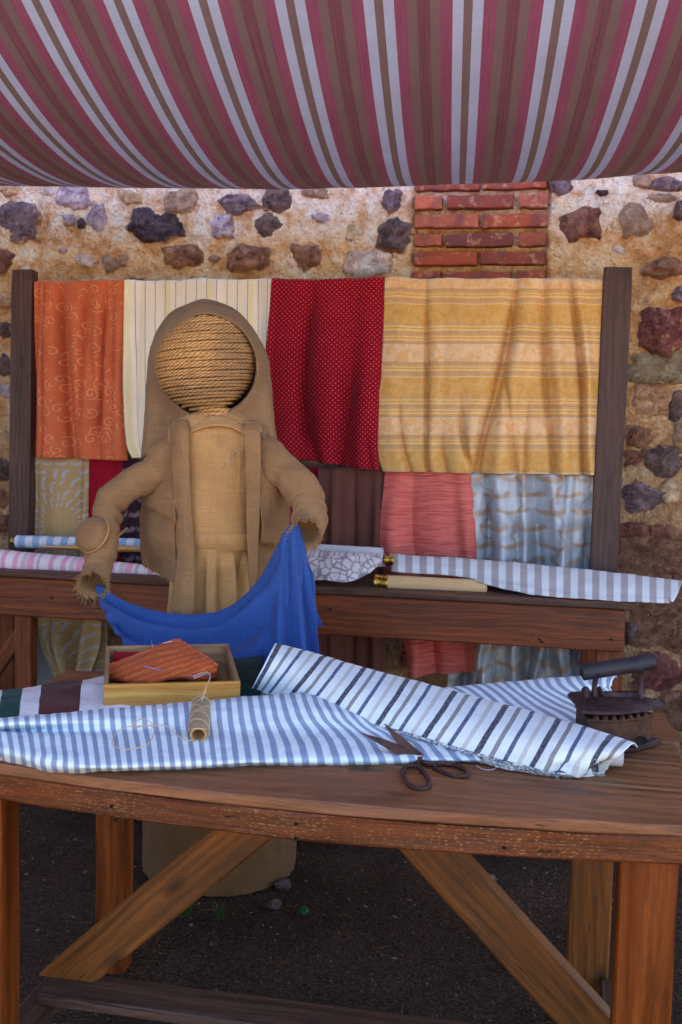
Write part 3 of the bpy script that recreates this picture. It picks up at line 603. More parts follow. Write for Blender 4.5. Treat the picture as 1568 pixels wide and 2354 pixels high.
lower([(211, 1056), (213, 1200), (213, 1290)], [(288, 1058), (286, 1200), (284, 1290)], 'crimson', [(.3, .35, .12, .012), (.7, .75, .12, -.01)], 'short crimson fabric between the tan damask and dark purple cloth')
lower([(270, 1062), (276, 1200), (276, 1290)], [(345, 1064), (345, 1200), (345, 1290)], 'purple', [(.3, .35, .12, .015), (.7, .75, .12, -.012)], 'dark purple leaf patterned fabric behind the left burlap sleeve', base=-.012)
lower([(560, 1070), (560, 1200), (560, 1300)], [(745, 1078), (742, 1200), (740, 1300)], 'scarlet', [(.3, .35, .12, .015), (.7, .75, .12, -.012)], 'dark scarlet fabric hanging behind the right burlap sleeve', base=-.014)
lower([(735, 1078), (730, 1265), (735, 1560)], [(889, 1082), (884, 1265), (880, 1565)], 'brown', [(.25, .25, .06, .012), (.55, .55, .05, -.012), (.9, .9, .08, .014)], 'plain dark brown fabric hanging below the dotted red cloth', nr=110)
lower([(890, 1080), (880, 1265), (935, 1480), (945, 1548)], [(1086, 1083), (1094, 1200), (1098, 1290), (1106, 1535)], 'coral', [(.15, .1, .10, .02), (.32, .36, .06, -.012), (.9, .92, .08, .014), (.6, .55, .15, .008)], 'coral pink fabric with fine horizontal streaks below the golden cloth', base=.02, nr=120)
lower([(1084, 1088), (1090, 1300), (1040, 1500), (1030, 1580)], [(1363, 1092), (1358, 1300), (1340, 1450), (1335, 1580)], 'satin', [(.13, .12, .03, -.04), (.24, .25, .07, .026), (.42, .5, .04, .026), (.52, .62, .05, -.034), (.66, .9, .06, .028), (.82, .62, .04, .024), (.95, .93, .04, -.02), (.1, .3, .04, .02, .5, 1), (.35, .22, .03, -.02, .3, 1)], 'shiny blue-grey satin fabric with tan leaf pattern by the right post', wrk=.022, nr=160, nc=160, amp=1.7, base=.02)
lower([(95, 1400), (100, 1480), (130, 1552)], [(240, 1400), (236, 1480), (215, 1548)], 'damask', [(.3, .4, .12, .03), (.6, .6, .08, -.02), (.8, .75, .1, .03)], 'tan damask fabric bunched under the left end of the back table', wrk=.014)
lower([(60, 1400), (55, 1480), (20, 1600)], [(105, 1400), (115, 1500), (135, 1570)], 'grey', [(.5, .5, .2, .02)], 'pale grey fabric tail behind the back table leg', base=-.012)

# ================================================================== BACK TABLE
TB = .78; a0, a1 = PZ(0, 1313, TB), PZ(1460, 1389, TB); FY = 3.36
bt = thing('back_table', (-.9, 3.55, 0), 'narrow dark brown wooden table behind the burlap figure, cloth rolls on top', 'table')
xR = PY(1436, 1400, FY)[0]; xL = xR-2.35; xT = PY(1462, 1390, FY)[0]
beam('plank', (xL-.04, FY+.075, TB-.011), (xT, FY+.075, TB-.011), .022, .19, M['wood_dark'], bt); beam('plank', (xL-.04, FY+.265, TB-.011), (xT-.02, FY+.265, TB-.011), .022, .18, M['wood_dark'], bt)
ap_t, ap_b = TB-.0235, PY(1000, 1474, FY)[2]
beam('apron', (xL, FY+.012, (ap_t+ap_b)/2), (xR, FY+.012, (ap_t+ap_b)/2), ap_t-ap_b, .028, M['wood_back'], bt)
beam('apron', (xL, FY+.34, (ap_t+ap_b)/2), (xR, FY+.34, (ap_t+ap_b)/2), ap_t-ap_b, .024, M['wood_back'], bt)
for px, py, Yq in ((60, 1500, FY+.055), (1400, 1520, FY+.055), (1352, 1500, FY+.30), (20, 1500, FY+.30)):
    x = PY(px, py, Yq)[0]; wd = .062 if px in (60, 20) else .085 if px == 1400 else .05
    beam('leg', (x, Yq, 0), (x, Yq, ap_t-.002), wd, .055, M['wood_back'], bt, up=(1, 0, 0))
p, q = PY(-30, 1570, FY+.1), PY(60, 1440, FY+.1); beam('brace', p+(p-q)*.8, q, .05, .03, M['wood_back'], bt)
for i in range(6):
    p = PY([120, 700, 760, 1240, 1246, 1405][i], [1375, 1420, 1400, 1470, 1475, 1470][i], FY-.003)
    mk('nail', *lathe([(.0001, 0), (.003, .0), (.004, .004)], (0, 0, 0), 8)[:2], M['darkhole'], bt, M=Matrix.Translation(p.tolist()) @ Matrix.Rotation(R(90), 4, 'X'))

def bolt(name, A, B, rA_, rB_, mat, label, cat, bands=34, wr=.002, n=60, asp=.8, cap=None, sag=0, tail=True):
    """cloth rolled around a tube; A,B world points, UV u runs along the roll in photo-pixel units"""
    A, B = np.array(A, float), np.array(B, float); t = np.linspace(0, 1, n)[:, None]; pts = A*(1-t)+B*t; pts[:, 2] += sag*np.sin(np.pi*t[:, 0])
    L = np.linalg.norm(B-A); rad = rA_*(1-t[:, 0])+rB_*t[:, 0]
    V, F, U = tube(pts, rad, 20, asp); nz = fbm(V[:, 0]*14, V[:, 1]*30, V[:, 2]*30, 3, int(L*100)); cen = np.repeat(pts, 20, 0); V = V+(V-cen)*(nz*wr/.02)[:, None]
    U = np.column_stack([U[:, 0]*735, U[:, 1]]); mb = MB(); mb.add(V, F, U)
    for e, (c_, r0) in enumerate(((pts[0], rA_), (pts[-1], rB_))):   # rolled end: a shallow cone inward
        ring = V[:20] if e == 0 else V[-20:]; ax = (pts[1]-pts[0]); ax /= np.linalg.norm(ax); inw = ax if e == 0 else -ax
        R2 = c_+(ring-c_)*.55+inw*.008; R3 = c_+(ring-c_)*.5+inw*.04; VV = np.vstack([ring, R2, R3]); mb.add(VV, gridF(3, 20, True)+[tuple(range(40, 60))], np.zeros((60, 2)))
    o = mb.build(name, mat); tag(o, label, cat); return o
def bp(x, y, Y): return PY(x, y, Y)
def brass_end(p, ax, r, L, parent=None):
    V, F = rings_(p, ax, [(-.002, r*.9), (0, r*.98), (.003, r*1.05), (.006, r*1.0), (L*.5, r*.99), (L-.006, r), (L-.003, r*1.06), (L, r*1.02), (L, r*.78), (L-.02, r*.76), (L-.02, .0005)], 24); o = mk('brass_tip', V, F, M['brass'], parent); return o
    V, F, U = tube(P_, [r*.97, r*1.04, r, r*1.04, r*.97, r*.72, r*.7], 20, 1.); o = mk('brass_tip', V, F+[tuple(range(120, 140))], M['brass'], parent); return o
zt = TB
# left: blue striped roll with brass tip
o = bolt('fabric_roll', bp(40, 1245, 3.62), bp(420, 1256, 3.60), .024, .024, M['bluestripe'], 'slim white and pale blue striped cloth roll at the back of the left table end', 'fabric roll', asp=1); brass_end(bp(41, 1245, 3.62), (-1, 0, 0), .013, .025, o)
o = bolt('fabric_roll', bp(-70, 1284, 3.44), bp(455, 1325, 3.46), .046, .02, M['pink'], 'pink, white and grey striped cloth roll at the front left table edge', 'fabric roll', asp=1.2, wr=.003, n=90)
mb = MB()
for i in range(16):
    y0 = 3.50+.006*i; p, q = bp(95+random.uniform(-8, 30), 1255+i*.7, 3.52), bp(400, 1262+i*.7, 3.52)
    p[1] = q[1] = y0; mid = (p+q)/2+np.array([0, 0, random.uniform(-.004, .012)]); V, F, U = tube([p, mid, q], [.003, .0045, .003], 6, 1, smooth_n=14); mb.add(V, F, U)
o = mb.build('raffia_bundle', M['tan']); tag(o, 'thin bundle of tan raffia strands between the two left cloth rolls', 'raffia')
# middle lattice cloth bundle + rolls on the right
o = bolt('fabric_roll', bp(590, 1290, 3.52), bp(884, 1288, 3.50), .042, .022, M['lattice'], 'white cloth roll with grey lattice print and brass tip beside the right sleeve', 'fabric roll', wr=.005, asp=1.3)
brass_end(bp(883, 1287, 3.50), (1, -.03, 0), .0155, .032, o)
sheet('loose_end', [[tuple(PY(x, y, Y))+(x, y) for x, y, Y in row] for row in
      [[(590, 1310, 3.46), (680, 1285, 3.45), (780, 1280, 3.45), (880, 1278, 3.47)], [(600, 1330, 3.43), (690, 1312, 3.42), (790, 1300, 3.42), (870, 1298, 3.44)], [(640, 1345, 3.40), (735, 1335, 3.385), (800, 1338, 3.385), (850, 1318, 3.42)]]], 24, 50, M['lattice'], o, wr=.008, wf=30)
o = bolt('fabric_roll', bp(640, 1258, 3.62), bp(880, 1275, 3.62), .02, .024, M['white'], 'plain white cloth roll mostly hidden behind the lattice printed roll', 'fabric roll')
o = bolt('fabric_roll', bp(893, 1340, 3.43), bp(1120, 1350, 3.435), .0255, .0235, M['beige'], 'smooth beige cloth roll with large brass tip near the table edge', 'fabric roll', asp=1, wr=.0008)
brass_end(bp(893, 1340, 3.43), (-1, .04, 0), .026, .045, o)
def rp(rows): return [[tuple(PY(x, y, Y))+(x, 100-y*.2) for x, y, Y in r] for r in rows]
sp = thing('striped_cloth', PZ(1200, 1350, TB).tolist(), 'white and taupe wide striped cloth spread over the right back table end', 'cloth')
sheet('draped_layer', rp([[(890, 1300, 3.66), (1080, 1300, 3.66), (1280, 1320, 3.64), (1420, 1338, 3.62), (1562, 1350, 3.58)],
      [(895, 1276, 3.60), (1080, 1287, 3.58), (1280, 1305, 3.55), (1420, 1320, 3.53), (1567, 1337, 3.50)],
      [(900, 1296, 3.53), (1080, 1306, 3.50), (1280, 1330, 3.45), (1420, 1345, 3.42), (1562, 1356, 3.41)],
      [(900, 1315, 3.50), (1060, 1326, 3.475), (1180, 1355, 3.41), (1330, 1372, 3.37), (1548, 1384, 3.36)]]), 40, 150, M['taupestripe'], sp, wr=.004, wf=16, thick=.003)
sheet('under_fold', rp([[(1090, 1330, 3.43), (1180, 1345, 3.40), (1280, 1362, 3.375), (1380, 1372, 3.36), (1535, 1378, 3.355)],
      [(1095, 1338, 3.42), (1190, 1362, 3.37), (1290, 1374, 3.352), (1400, 1382, 3.347), (1540, 1388, 3.345)]]), 12, 90, M['taupestripe'], sp, wr=.004, wf=24, thick=.003)
p, q = PY(1330, 1322, 3.69), PY(1462, 1328, 3.69); o = beam('batten', p, q, .02, .05, M['tan'], None); tag(o, 'thin pale batten lying behind the taupe striped cloth', 'batten')

# ================================================================== FRONT TABLE
TF = .70
ft = thing('work_table', (-.43, 2.0, 0), 'large brown wooden work table in front with diagonal braces', 'table')
FX0, FX1 = -1.12, .262
def bowf(V, Mx):
    V = V.copy(); X_ = V[:, 0]+Mx.translation.x; b = np.clip(1-((X_+.35)/.62)**2, -.6, 1); V[:, 1] -= .05*b-.0; V[:, 2] -= .003*b; return V
def bowp(V, Mx):  # back side of the front plank stays straight
    V = V.copy(); X_ = V[:, 0]+Mx.translation.x; b = np.clip(1-((X_+.35)/.62)**2, -.6, 1); k = (V[:, 1] < 0); V[:, 1] -= .05*b*k; return V
ysm = [1.672, 1.832, 1.985, 2.12, 2.25, 2.362]
for i in range(5):
    beam('plank', (FX0+(random.uniform(-.01, .01)), (ysm[i]+ysm[i+1])/2, TF-.0095-.0012*(i%2)), (FX1+.0+random.uniform(-.01, .01)+(.06 if i == 0 else 0), (ysm[i]+ysm[i+1])/2, TF-.0095), .019, ysm[i+1]-ysm[i]-.008, M['wood_top'], ft, bend=bowp if i == 0 else None, n=30, ch=.003)
beam('apron', (FX0, 1.692, .6585), (FX1+.05, 1.692, .6585), .044, .03, M['wood_apron'], ft, bend=bowf, n=30)
beam('apron', (FX0+.1, 2.33, .655), (FX1-.03, 2.33, .655), .05, .025, M['wood_leg'], ft)
def fleg(xa, xb, y, d=.07):
    beam('leg', ((xa+xb)/2, y, .0), ((xa+xb)/2, y, .678), xb-xa, d, M['wood_leg'], ft, up=(1, 0, 0))
xa, xb = PY(1420, 2100, 1.71)[0], PY(1556, 2100, 1.71)[0]; fleg(xa, xb, 1.745)
x1 = PY(46, 2000, 1.78)[0]; fleg(x1-.09, x1, 1.745)
xa, xb = PY(218, 2000, 2.27)[0], PY(308, 2000, 2.34)[0]; fleg(xa, xb, 2.305)
xa, xb = PY(1307, 2100, 2.27)[0], PY(1406, 2100, 2.27)[0]; o = beam('leg', ((xa+xb)/2, 2.305, .0), ((xa+xb)/2, 2.305, .678), xb-xa, .07, M['wood_brace'], ft, up=(1, 0, 0))
ys = 1.93
zs_ = PY(150, 2262, ys)[2]; sx0 = PY(85, 2270, ys-.05)[0]
beam('stretcher', (sx0, ys, zs_-.012), (FX1-.06, ys, zs_-.012), .024, .1, M['wood_dark'], ft)
for x in (x1-.03, (xa+xb)/2+.05): beam('cross_rail', (x, 1.79, zs_-.05), (x, 2.26, zs_-.05), .05, .05, M['wood_dark'], ft)
def fbrace(t_, b_):
    a, b = PY(*t_, ys), PY(*b_, ys); d = (a-b); d /= np.linalg.norm(d)
    def cut(V, Mx):
        V = V.copy(); V[:8, 0] = V[:8, 0].min()-V[:8, 2]*(-abs(d[0])/d[2])*-1; return V
    beam('brace', b, a, .088, .035, M['wood_brace'], ft, up=(0, 0, 1), bend=cut)
fbrace((620, 1860), (160, 2240)); fbrace((900, 1850), (1400, 2400))
for x, y in ((257, 1852), (268, 1883), (681, 1893), (680, 1927), (1160, 1948), (1160, 1978)):
    p = PY(x, y, 1.66)
    for _ in range(3): p = PY(x, y, 1.692-.015-.05*max(-.6, 1-((p[0]+.35)/.62)**2)-.0008)
    mk('nail', *lathe([(.0001, 0), (.0022, .0), (.003, .004)], (0, 0, 0), 8)[:2], M['darkhole'], ft, M=Matrix.Translation(p.tolist()) @ Matrix.Rotation(R(90), 4, 'X'))

# ================================================================== FIGURE
fx, fy = -.945, 2.95
fg = thing('burlap_figure', (fx, fy, 0), 'life-size burlap figure with coiled rope head and hood, standing between the tables', 'mannequin')
# skirt (closed body down to the ground)
prof = [(0.0, .222), (.02, .226), (.2, .224), (.45, .20), (.62, .150), (.80, .130), (.93, .128), (.975, .127)]
ns = 120; V = []; U = []
PR = cr1(np.array([(z, r) for z, r in prof]), 50)
for z, r in PR:
    for k in range(ns):
        a = 2*math.pi*k/ns; fold = sst(.955, .86, z)*sst(.28, .5, z); pl_ = .019*fold*(math.sin(a*13+.7*math.sin(a*3)))+.006*fold*math.sin(a*29)
        fa = 1-.22*sst(.3, .9, z); rr = r+pl_; rr *= 1-.035*float(sst(.6, .3, z)); V.append((fx+.030*float(sst(.8, .3, z))+rr*math.cos(a)*(1-.13*float(sst(.6, .8, z))), fy+rr*math.sin(a)*fa, z)); U.append((a, z))
mk('skirt', V, gridF(50, ns, True), M['burlap_front'], fg, uv=U)
# hem band (lower cloth)
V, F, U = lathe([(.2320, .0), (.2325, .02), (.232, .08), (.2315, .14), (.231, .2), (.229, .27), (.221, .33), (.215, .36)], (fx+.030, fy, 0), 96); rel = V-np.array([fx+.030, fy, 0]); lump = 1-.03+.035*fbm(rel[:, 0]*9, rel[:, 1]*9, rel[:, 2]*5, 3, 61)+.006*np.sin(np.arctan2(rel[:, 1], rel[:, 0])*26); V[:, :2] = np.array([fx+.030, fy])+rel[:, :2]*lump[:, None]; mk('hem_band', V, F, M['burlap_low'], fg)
# torso
tp = [(.945, .129, .098), (.99, .124, .094), (1.05, .125, .097), (1.12, .130, .098), (1.2, .136, .094), (1.27, .140, .088), (1.30, .128, .08), (1.32, .09, .065), (1.335, .05, .05)]
TP = cr1(np.array(tp), 50); V = []
for z, a_x, a_y in TP:
    for k in range(72):
        a = 2*math.pi*k/72; c, s = math.cos(a), math.sin(a); sq = (abs(c)**2.5+abs(s)**2.5)**(-1/2.5); n_ = .006*float(fbm(c*3+z*6, s*3, z*14, 3, 21))
        V.append((fx+c*sq*(a_x+n_), fy+s*sq*(a_y+n_), z))
mk('tunic', V, gridF(50, 72, True), M['burlap_front'], fg)
V = []; 
for z, e in ((.955, .0), (.957, .004), (.985, .0055), (1.0, .005), (1.002, 0)):
    for k in range(72):
        a = 2*math.pi*k/72; c, s = math.cos(a), math.sin(a); sq = (abs(c)**2.5+abs(s)**2.5)**(-1/2.5); V.append((fx+c*sq*(.128+e), fy+s*sq*(.0985+e), z-.008*(s < 0)))
mk('waistband', V, gridF(5, 72, True), M['burlap_front'], fg)
YT = fy-.105
def fs(name, rows, nr, nc, mat, parent=fg, **k): return sheet(name, [[tuple(PY(x, y, Y))+(x*.01, y*.01) for x, y, Y in r] for r in rows], nr, nc, mat, parent, **k)
# neckline facing
fs('neck_facing', [[(432, 985, YT+.035), (447, 968, YT+.045), (485, 958, YT+.04), (525, 962, YT+.045), (566, 985, YT+.035)], [(432, 1002, YT+.012), (452, 990, YT+.01), (490, 980, YT+.004), (530, 984, YT+.01), (564, 1000, YT+.012)]], 10, 40, M['burlap_front'], thick=.004)
# lapels
def lapel(pts, name='lapel'): fs(name, [[(a, y, Ya), ((a+b)/2, y, Yb_-.006), (b, y, Yb_)] for a, b, y, Ya, Yb_ in pts], 70, 12, M['burlap'], thick=.006, wr=.004, wf=18)
lapel([(396, 432, 968, YT+.05, YT+.03), (394, 434, 1000, YT+.02, YT-.002), (398, 436, 1080, YT+.004, YT-.008), (404, 440, 1160, YT+.0, YT-.010), (410, 446, 1240, YT-.006, YT-.016), (408, 448, 1300, YT-.016, YT-.026), (400, 448, 1360, YT-.03, YT-.04), (394, 446, 1420, YT-.045, YT-.05), (392, 444, 1470, YT-.05, YT-.055)])
lapel([(560, 592, 970, YT+.03, YT+.05), (562, 598, 1005, YT-.0, YT+.01), (564, 600, 1080, YT-.008, YT+.004), (566, 598, 1160, YT-.010, YT+.0), (568, 594, 1240, YT-.014, YT-.004), (570, 592, 1290, YT-.02, YT-.008), (572, 590, 1340, YT-.024, YT-.01), (574, 590, 1390, YT-.03, YT-.02)])
# coat panels at both sides, behind the sleeves
def wavy(k, a):
    def f_(u, v, P, N): return N*(a*np.sin(u*k+v*3))[..., None]
    return f_
fs('coat_panel', [[(345, 1090, 3.03), (370, 1080, 2.97), (402, 1060, 2.90)], [(328, 1160, 3.04), (362, 1165, 2.95), (404, 1150, 2.87)], [(326, 1220, 3.05), (352, 1235, 2.93), (404, 1230, 2.86)], [(328, 1290, 3.02), (362, 1300, 2.98), (404, 1300, 2.87)], [(334, 1300, 3.02), (372, 1322, 2.96), (404, 1338, 2.86)]], 60, 40, M['burlap'], thick=.004, wr=.010, wf=9)
fs('cape_flap', [[(350, 1060, 3.0), (375, 1060, 2.93), (404, 1050, 2.87)], [(332, 1130, 2.98), (365, 1150, 2.885), (404, 1150, 2.84)], [(335, 1158, 2.96), (370, 1180, 2.865), (406, 1200, 2.82)]], 40, 40, M['burlap'], thick=.004, wr=.006, wf=14)
fs('coat_panel', [[(598, 1080, 2.90), (640, 1090, 2.96), (668, 1100, 3.02)], [(598, 1160, 2.87), (632, 1170, 2.94), (664, 1180, 3.04)], [(594, 1230, 2.86), (622, 1240, 2.92), (650, 1250, 3.0)], [(590, 1290, 2.86), (605, 1290, 2.9), (640, 1265, 2.98)], [(588, 1340, 2.86), (600, 1320, 2.9), (630, 1275, 2.98)]], 60, 40, M['burlap'], thick=.004, wr=.010, wf=9)
fs('cape_flap', [[(598, 1060, 2.87), (640, 1080, 2.92), (665, 1110, 3.0)], [(598, 1140, 2.85), (635, 1140, 2.9), (664, 1170, 2.98)], [(600, 1200, 2.84), (612, 1208, 2.86), (664, 1195, 2.96)], [(598, 1240, 2.85), (625, 1248, 2.88), (662, 1258, 2.96)]], 50, 40, M['burlap'], thick=.004, wr=.007, wf=14)
def fringe(par, pts, n_, L=.009):
    P_ = cr1(np.array([PY(*q) for q in pts]), 60); fb = MB()
    for _ in range(n_):
        b = P_[random.randrange(60)]+RNG.normal(size=3)*.0015; d = np.array([random.gauss(0, .35), random.gauss(-.2, .3), random.gauss(-.6, .4)])*L; fb.add(*tube([b-d*.3, b+d*.5+RNG.normal(size=3)*.001, b+d], [.0007, .0006, .0003], 3))
    tag(fb.build('frayed_hem', M['fray'], par), kind='stuff')
fringe(fg, [(334, 1300, 3.015), (372, 1322, 2.955), (404, 1338, 2.855)], 130); fringe(fg, [(338, 1158, 2.985), (370, 1180, 2.885), (406, 1200, 2.835)], 130)
fringe(fg, [(588, 1340, 2.855), (600, 1320, 2.895), (630, 1275, 2.975)], 90); fringe(fg, [(598, 1240, 2.845), (625, 1248, 2.875), (662, 1258, 2.955)], 130)
# back of the coat/veil
fs('coat_back', [[(345, 1000, 3.08), (420, 985, 3.1), (500, 980, 3.11), (570, 985, 3.1), (630, 1000, 3.08)], [(330, 1150, 3.1), (420, 1150, 3.12), (500, 1150, 3.13), (580, 1150, 3.12), (664, 1150, 3.1)], [(330, 1290, 3.1), (420, 1300, 3.12), (500, 1300, 3.13), (580, 1300, 3.12), (640, 1280, 3.1)]], 30, 50, M['burlap_hood'], thick=-.004, wr=.012, wf=6)
# sleeves: tube with wrinkles, open cuff
def sleeve(pts, rad, seed, bends, parent=fg):
    P = np.array([PY(x, y, Y) for x, y, Y in pts]); n, m = 110, 48; t = np.linspace(0, 1, n)
    V, F, U = tube(P, np.array(rad)*.95, m, .95, (0, -1, 0), smooth_n=n); cen = np.repeat(cr1(P, n), m, 0); rr = np.linalg.norm(V-cen, axis=1); T = np.repeat(t, m); A_ = np.tile(np.linspace(0, 2*math.pi, m, endpoint=False), n)
    d = .009*fbm(V[:, 0]*11, V[:, 1]*11, V[:, 2]*11, 3, seed)+.007*(.35-np.abs(fbm(V[:, 0]*13, V[:, 1]*13, V[:, 2]*17, 2, seed+5)))-.002
    for c, w_, a, ph in bends: d -= 1.7*a*np.exp(-((T-c-.025*np.cos(A_-ph))/w_)**2)*(.5+.5*np.cos(A_-ph))
    V = cen+(V-cen)*(1+d/rr)[:, None]
    # cuff roughness and inner lining
    last = V[-m:]; V[-m:] += np.array([[0, 0, random.uniform(-.006, .006)] for _ in range(m)]); inner = []
    for k, q in ((0, .90), (10, .84), (24, .8)):
        ring = V[(n-1-k)*m:(n-k)*m]; c = cr1(P, n)[n-1-k]; inner.append(c+(ring-c)*q)
    mb = MB(); mb.add(V, F, U); IV = np.vstack([V[-m:]]+inner); mb.add(IV, gridF(4, m, True)+[tuple(range(3*m, 4*m))], np.zeros((len(IV), 2)))
    o = mb.build('sleeve', M['burlap'], parent)
    fb = MB()   # frayed threads round the cuff
    for k in range(170):
        b = V[-m+random.randrange(m)]; c = cr1(P, n)[-1]; dirn = (b-c)*random.uniform(-.1, .25)+(cr1(P, n)[-1]-cr1(P, n)[-6])*random.uniform(.1, .9)+RNG.normal(size=3)*.004
        q = b+(RNG.normal(size=3)*.002); tv, tf, tu = tube([q-dirn*.4, q+dirn*.3+RNG.normal(size=3)*.001, q+dirn], [.0007, .0006, .0004], 3); fb.add(tv, tf, tu)
    tag(fb.build('frayed_cuff', M['fray'], o), kind='stuff'); return o
Ya = fy-.03
sleeve([(430, 1040, Ya+.04), (395, 1052, Ya+.02), (340, 1090, Ya-.0), (285, 1125, Ya-.03), (255, 1160, Ya-.05), (245, 1210, Ya-.08), (232, 1270, Ya-.125), (222, 1318, Ya-.17), (214, 1345, Ya-.225)], [.060, .068, .058, .054, .053, .050, .048, .046, .0455], 3,
       [(.52, .03, .012, 3.9), (.60, .025, .014, 3.9), (.67, .02, .008, 3.4), (.80, .02, .008, 3.), (.87, .02, .006, 2.5), (.2, .03, .006, 1)])
sleeve([(570, 1040, Ya+.04), (606, 1052, Ya+.02), (650, 1085, Ya-.01), (690, 1120, Ya-.04), (706, 1150, Ya-.06), (711, 1185, Ya-.10), (707, 1212, Ya-.15), (703, 1225, Ya-.205)], [.060, .070, .060, .056, .056, .053, .050, .048], 8,
       [(.62, .03, .012, 2.4), (.70, .025, .014, 2.4), (.8, .02, .008, 2.), (.3, .03, .006, 1), (.9, .02, .008, 2.6)])
# neck and rope head
hc = PY(475, 836, 2.93); hr = .139; hz = .135
def coil(c, rfun, z0, z1, pitch_, rr, tilt, name, parent):
    n_turn = (z1-z0)/pitch_; N = int(n_turn*110); pts = []
    for i in range(N):
        t = i/(N-1); z = z0+(z1-z0)*t; r = rfun(z); a = 2*math.pi*n_turn*t; x, y = r*math.cos(a), r*math.sin(a)
        w_ = .0012*float(vn(t*N*.04, 3.1)); pts.append((c[0]+x*(1+w_*5), c[1]+y*(1+w_*5), c[2]+z+x*tilt+.0012*math.sin(a*2.3+z*40)))
    pts = np.array(pts); V, F, U = tube(pts, rr, 8, 1., (0, 0, 1)); A_ = U[:, 1]*2*math.pi; cen = np.repeat(pts, 8, 0)
    V = cen+(V-cen)*(1+.09*np.cos(3*A_+U[:, 0]*62*2*math.pi))[:, None]
    return mk(name, V, F, M['rope'], parent, uv=U)
head = coil(hc, lambda z: hr*math.sqrt(max(.01, 1-(z/hz)**2)), -hz*.985, hz*.985, .0092, .0048, .075, 'head', fg)
V, F, U = lathe([(hr*.97*math.sqrt(max(0, 1-(q)**2)), hz*.97*q) for q in np.linspace(-1, 1, 24)], hc, 40); V[:, 2] += (V[:, 0]-hc[0])*.075; mk('head_core', V, F, M['burlap_low'], head)
nb = PY(490, 952, 2.92); coil((nb[0], nb[1]+.015, nb[2]-.012), lambda z: .044+.15*max(0, z), -.022, .030, .0095, .0055, 0, 'neck', fg)
# hood / veil
pairs = [((398, 1003), (326, 1052)), ((425, 978), (331, 1005)), ((447, 958), (334, 950)), ((415, 936), (337, 905)), ((381, 900), (340, 865)), ((362, 845), (344, 818)), ((372, 795), (362, 765)), ((404, 758), (394, 721)),
         ((435, 735), (432, 700)), ((472, 724), (470, 688)), ((520, 735), (512, 699)), ((556, 761), (545, 716)), ((580, 798), (583, 760)), ((590, 845), (611, 816)), ((581, 890), (619, 870)), ((552, 928), (625, 925)), ((522, 952), (630, 975)), ((565, 974), (634, 1010)), ((608, 1003), (637, 1045))]
rows = []
for s_, (wI, Yo) in enumerate(((0, 2.945), (0, 2.895), (.2, 2.888), (.62, 2.92), (.93, 2.96), (1.0, 3.01), (.93, 3.09))):
    r = []
    for i, ((x, y), (X_, Y_)) in enumerate(pairs):
        e = abs(i-9)/9; lo = sst(.45, .9, e); q = wI; yy = Yo+.03*lo*(s_ < 4)
        if s_ == 6: X2, Y2_ = X_*.75+480*.25, Y_*.9+(850)*.1; p = PY(X2, Y2_, 3.12)
        else: p = PY(x+(X_-x)*q, y+(Y_-y)*q, yy)
        r.append(tuple(p)+(i*.1, s_*.1))
    rows.append(r)
sheet('hood', rows, 44, 150, M['burlap_hood'], fg, thick=.004, wr=.005, wf=9)
fs('hood_back', [[(x, y, 3.10) for x, y in ((360, 1000), (372, 850), (410, 745), (475, 715), (540, 740), (590, 850), (610, 1000))], [(x, y, 3.13) for x, y in ((400, 1010), (410, 880), (440, 800), (480, 780), (520, 800), (550, 880), (580, 1010))], [(x, y, 3.13) for x, y in ((480, 1010), (480, 960), (480, 920), (480, 900), (480, 920), (480, 960), (490, 1010))]], 20, 40, M['burlap_hood'], thick=-.004)
# threads and needle on the chest
mb = MB()
for k in range(6):
    x = 545+random.uniform(-6, 6); pts = [PY(548+random.uniform(-3, 3), 1033, YT-.008), PY(x+4, 1085, YT-.012), PY(x-8+random.uniform(-6, 10), 1140, YT-.012), PY(x-14+random.uniform(-8, 14), 1185+random.uniform(-30, 50), YT-.010)]
    mb.add(*tube(pts, .0006, 5, smooth_n=16))
o = mb.build('loose_threads', M['fray'], None); tag(o, 'loose pale threads hanging from a needle on the burlap chest', 'thread')
o = mk('sewing_needle', *tube([PY(498, 1090, YT-.007), PY(525, 1060, YT-.010), PY(552, 1030, YT-.007)], [.0004, .0008, .0009], 6)[:2], M['silver']); tag(o, 'thin sewing needle stuck slantwise in the burlap chest', 'needle')
# pin cushion on the sleeve
pc = thing('pin_cushion', PY(212, 1232, 2.78).tolist(), 'round burlap pin cushion strapped on the left sleeve', 'pin cushion')
c = PY(212, 1228, 2.775); V = []; ax = Vector((-.35, -.8, .5)).normalized(); u_ = ax.orthogonal().normalized(); v_ = ax.cross(u_)
for i in range(15):
    f = math.pi*i/14; r = .053*math.sin(f)**.8+1e-4; h = .030*math.cos(f)
    for k in range(36):
        a = 2*math.pi*k/36; rr = r*(1+.04*float(vn(math.cos(a)*2, math.sin(a)*2, f*2))); q = Vector(c.tolist())+ax*(h-.004*math.exp(-(f/.5)**2))+(u_*math.cos(a)+v_*math.sin(a))*rr; V.append(q[:])
mk('cushion', V, gridF(15, 36, True), M['burlap'], pc)
pts = [np.array((Vector(c.tolist())+ax*-.006+(u_*math.cos(a)+v_*math.sin(a))*.053)[:]) for a in np.linspace(0, 2*math.pi, 40)]; mk('rim_cord', *tube(pts, .0028, 6)[:2], M['fray'], pc)
Pw = np.array([PY(x, y, Y) for x, y, Y in ((175, 1250, 2.84), (195, 1262, 2.79), (230, 1262, 2.775), (262, 1240, 2.80), (292, 1215, 2.86))]); mk('strap', *tube(Pw, .004, 6, smooth_n=24)[:2], M['burlap'], pc)

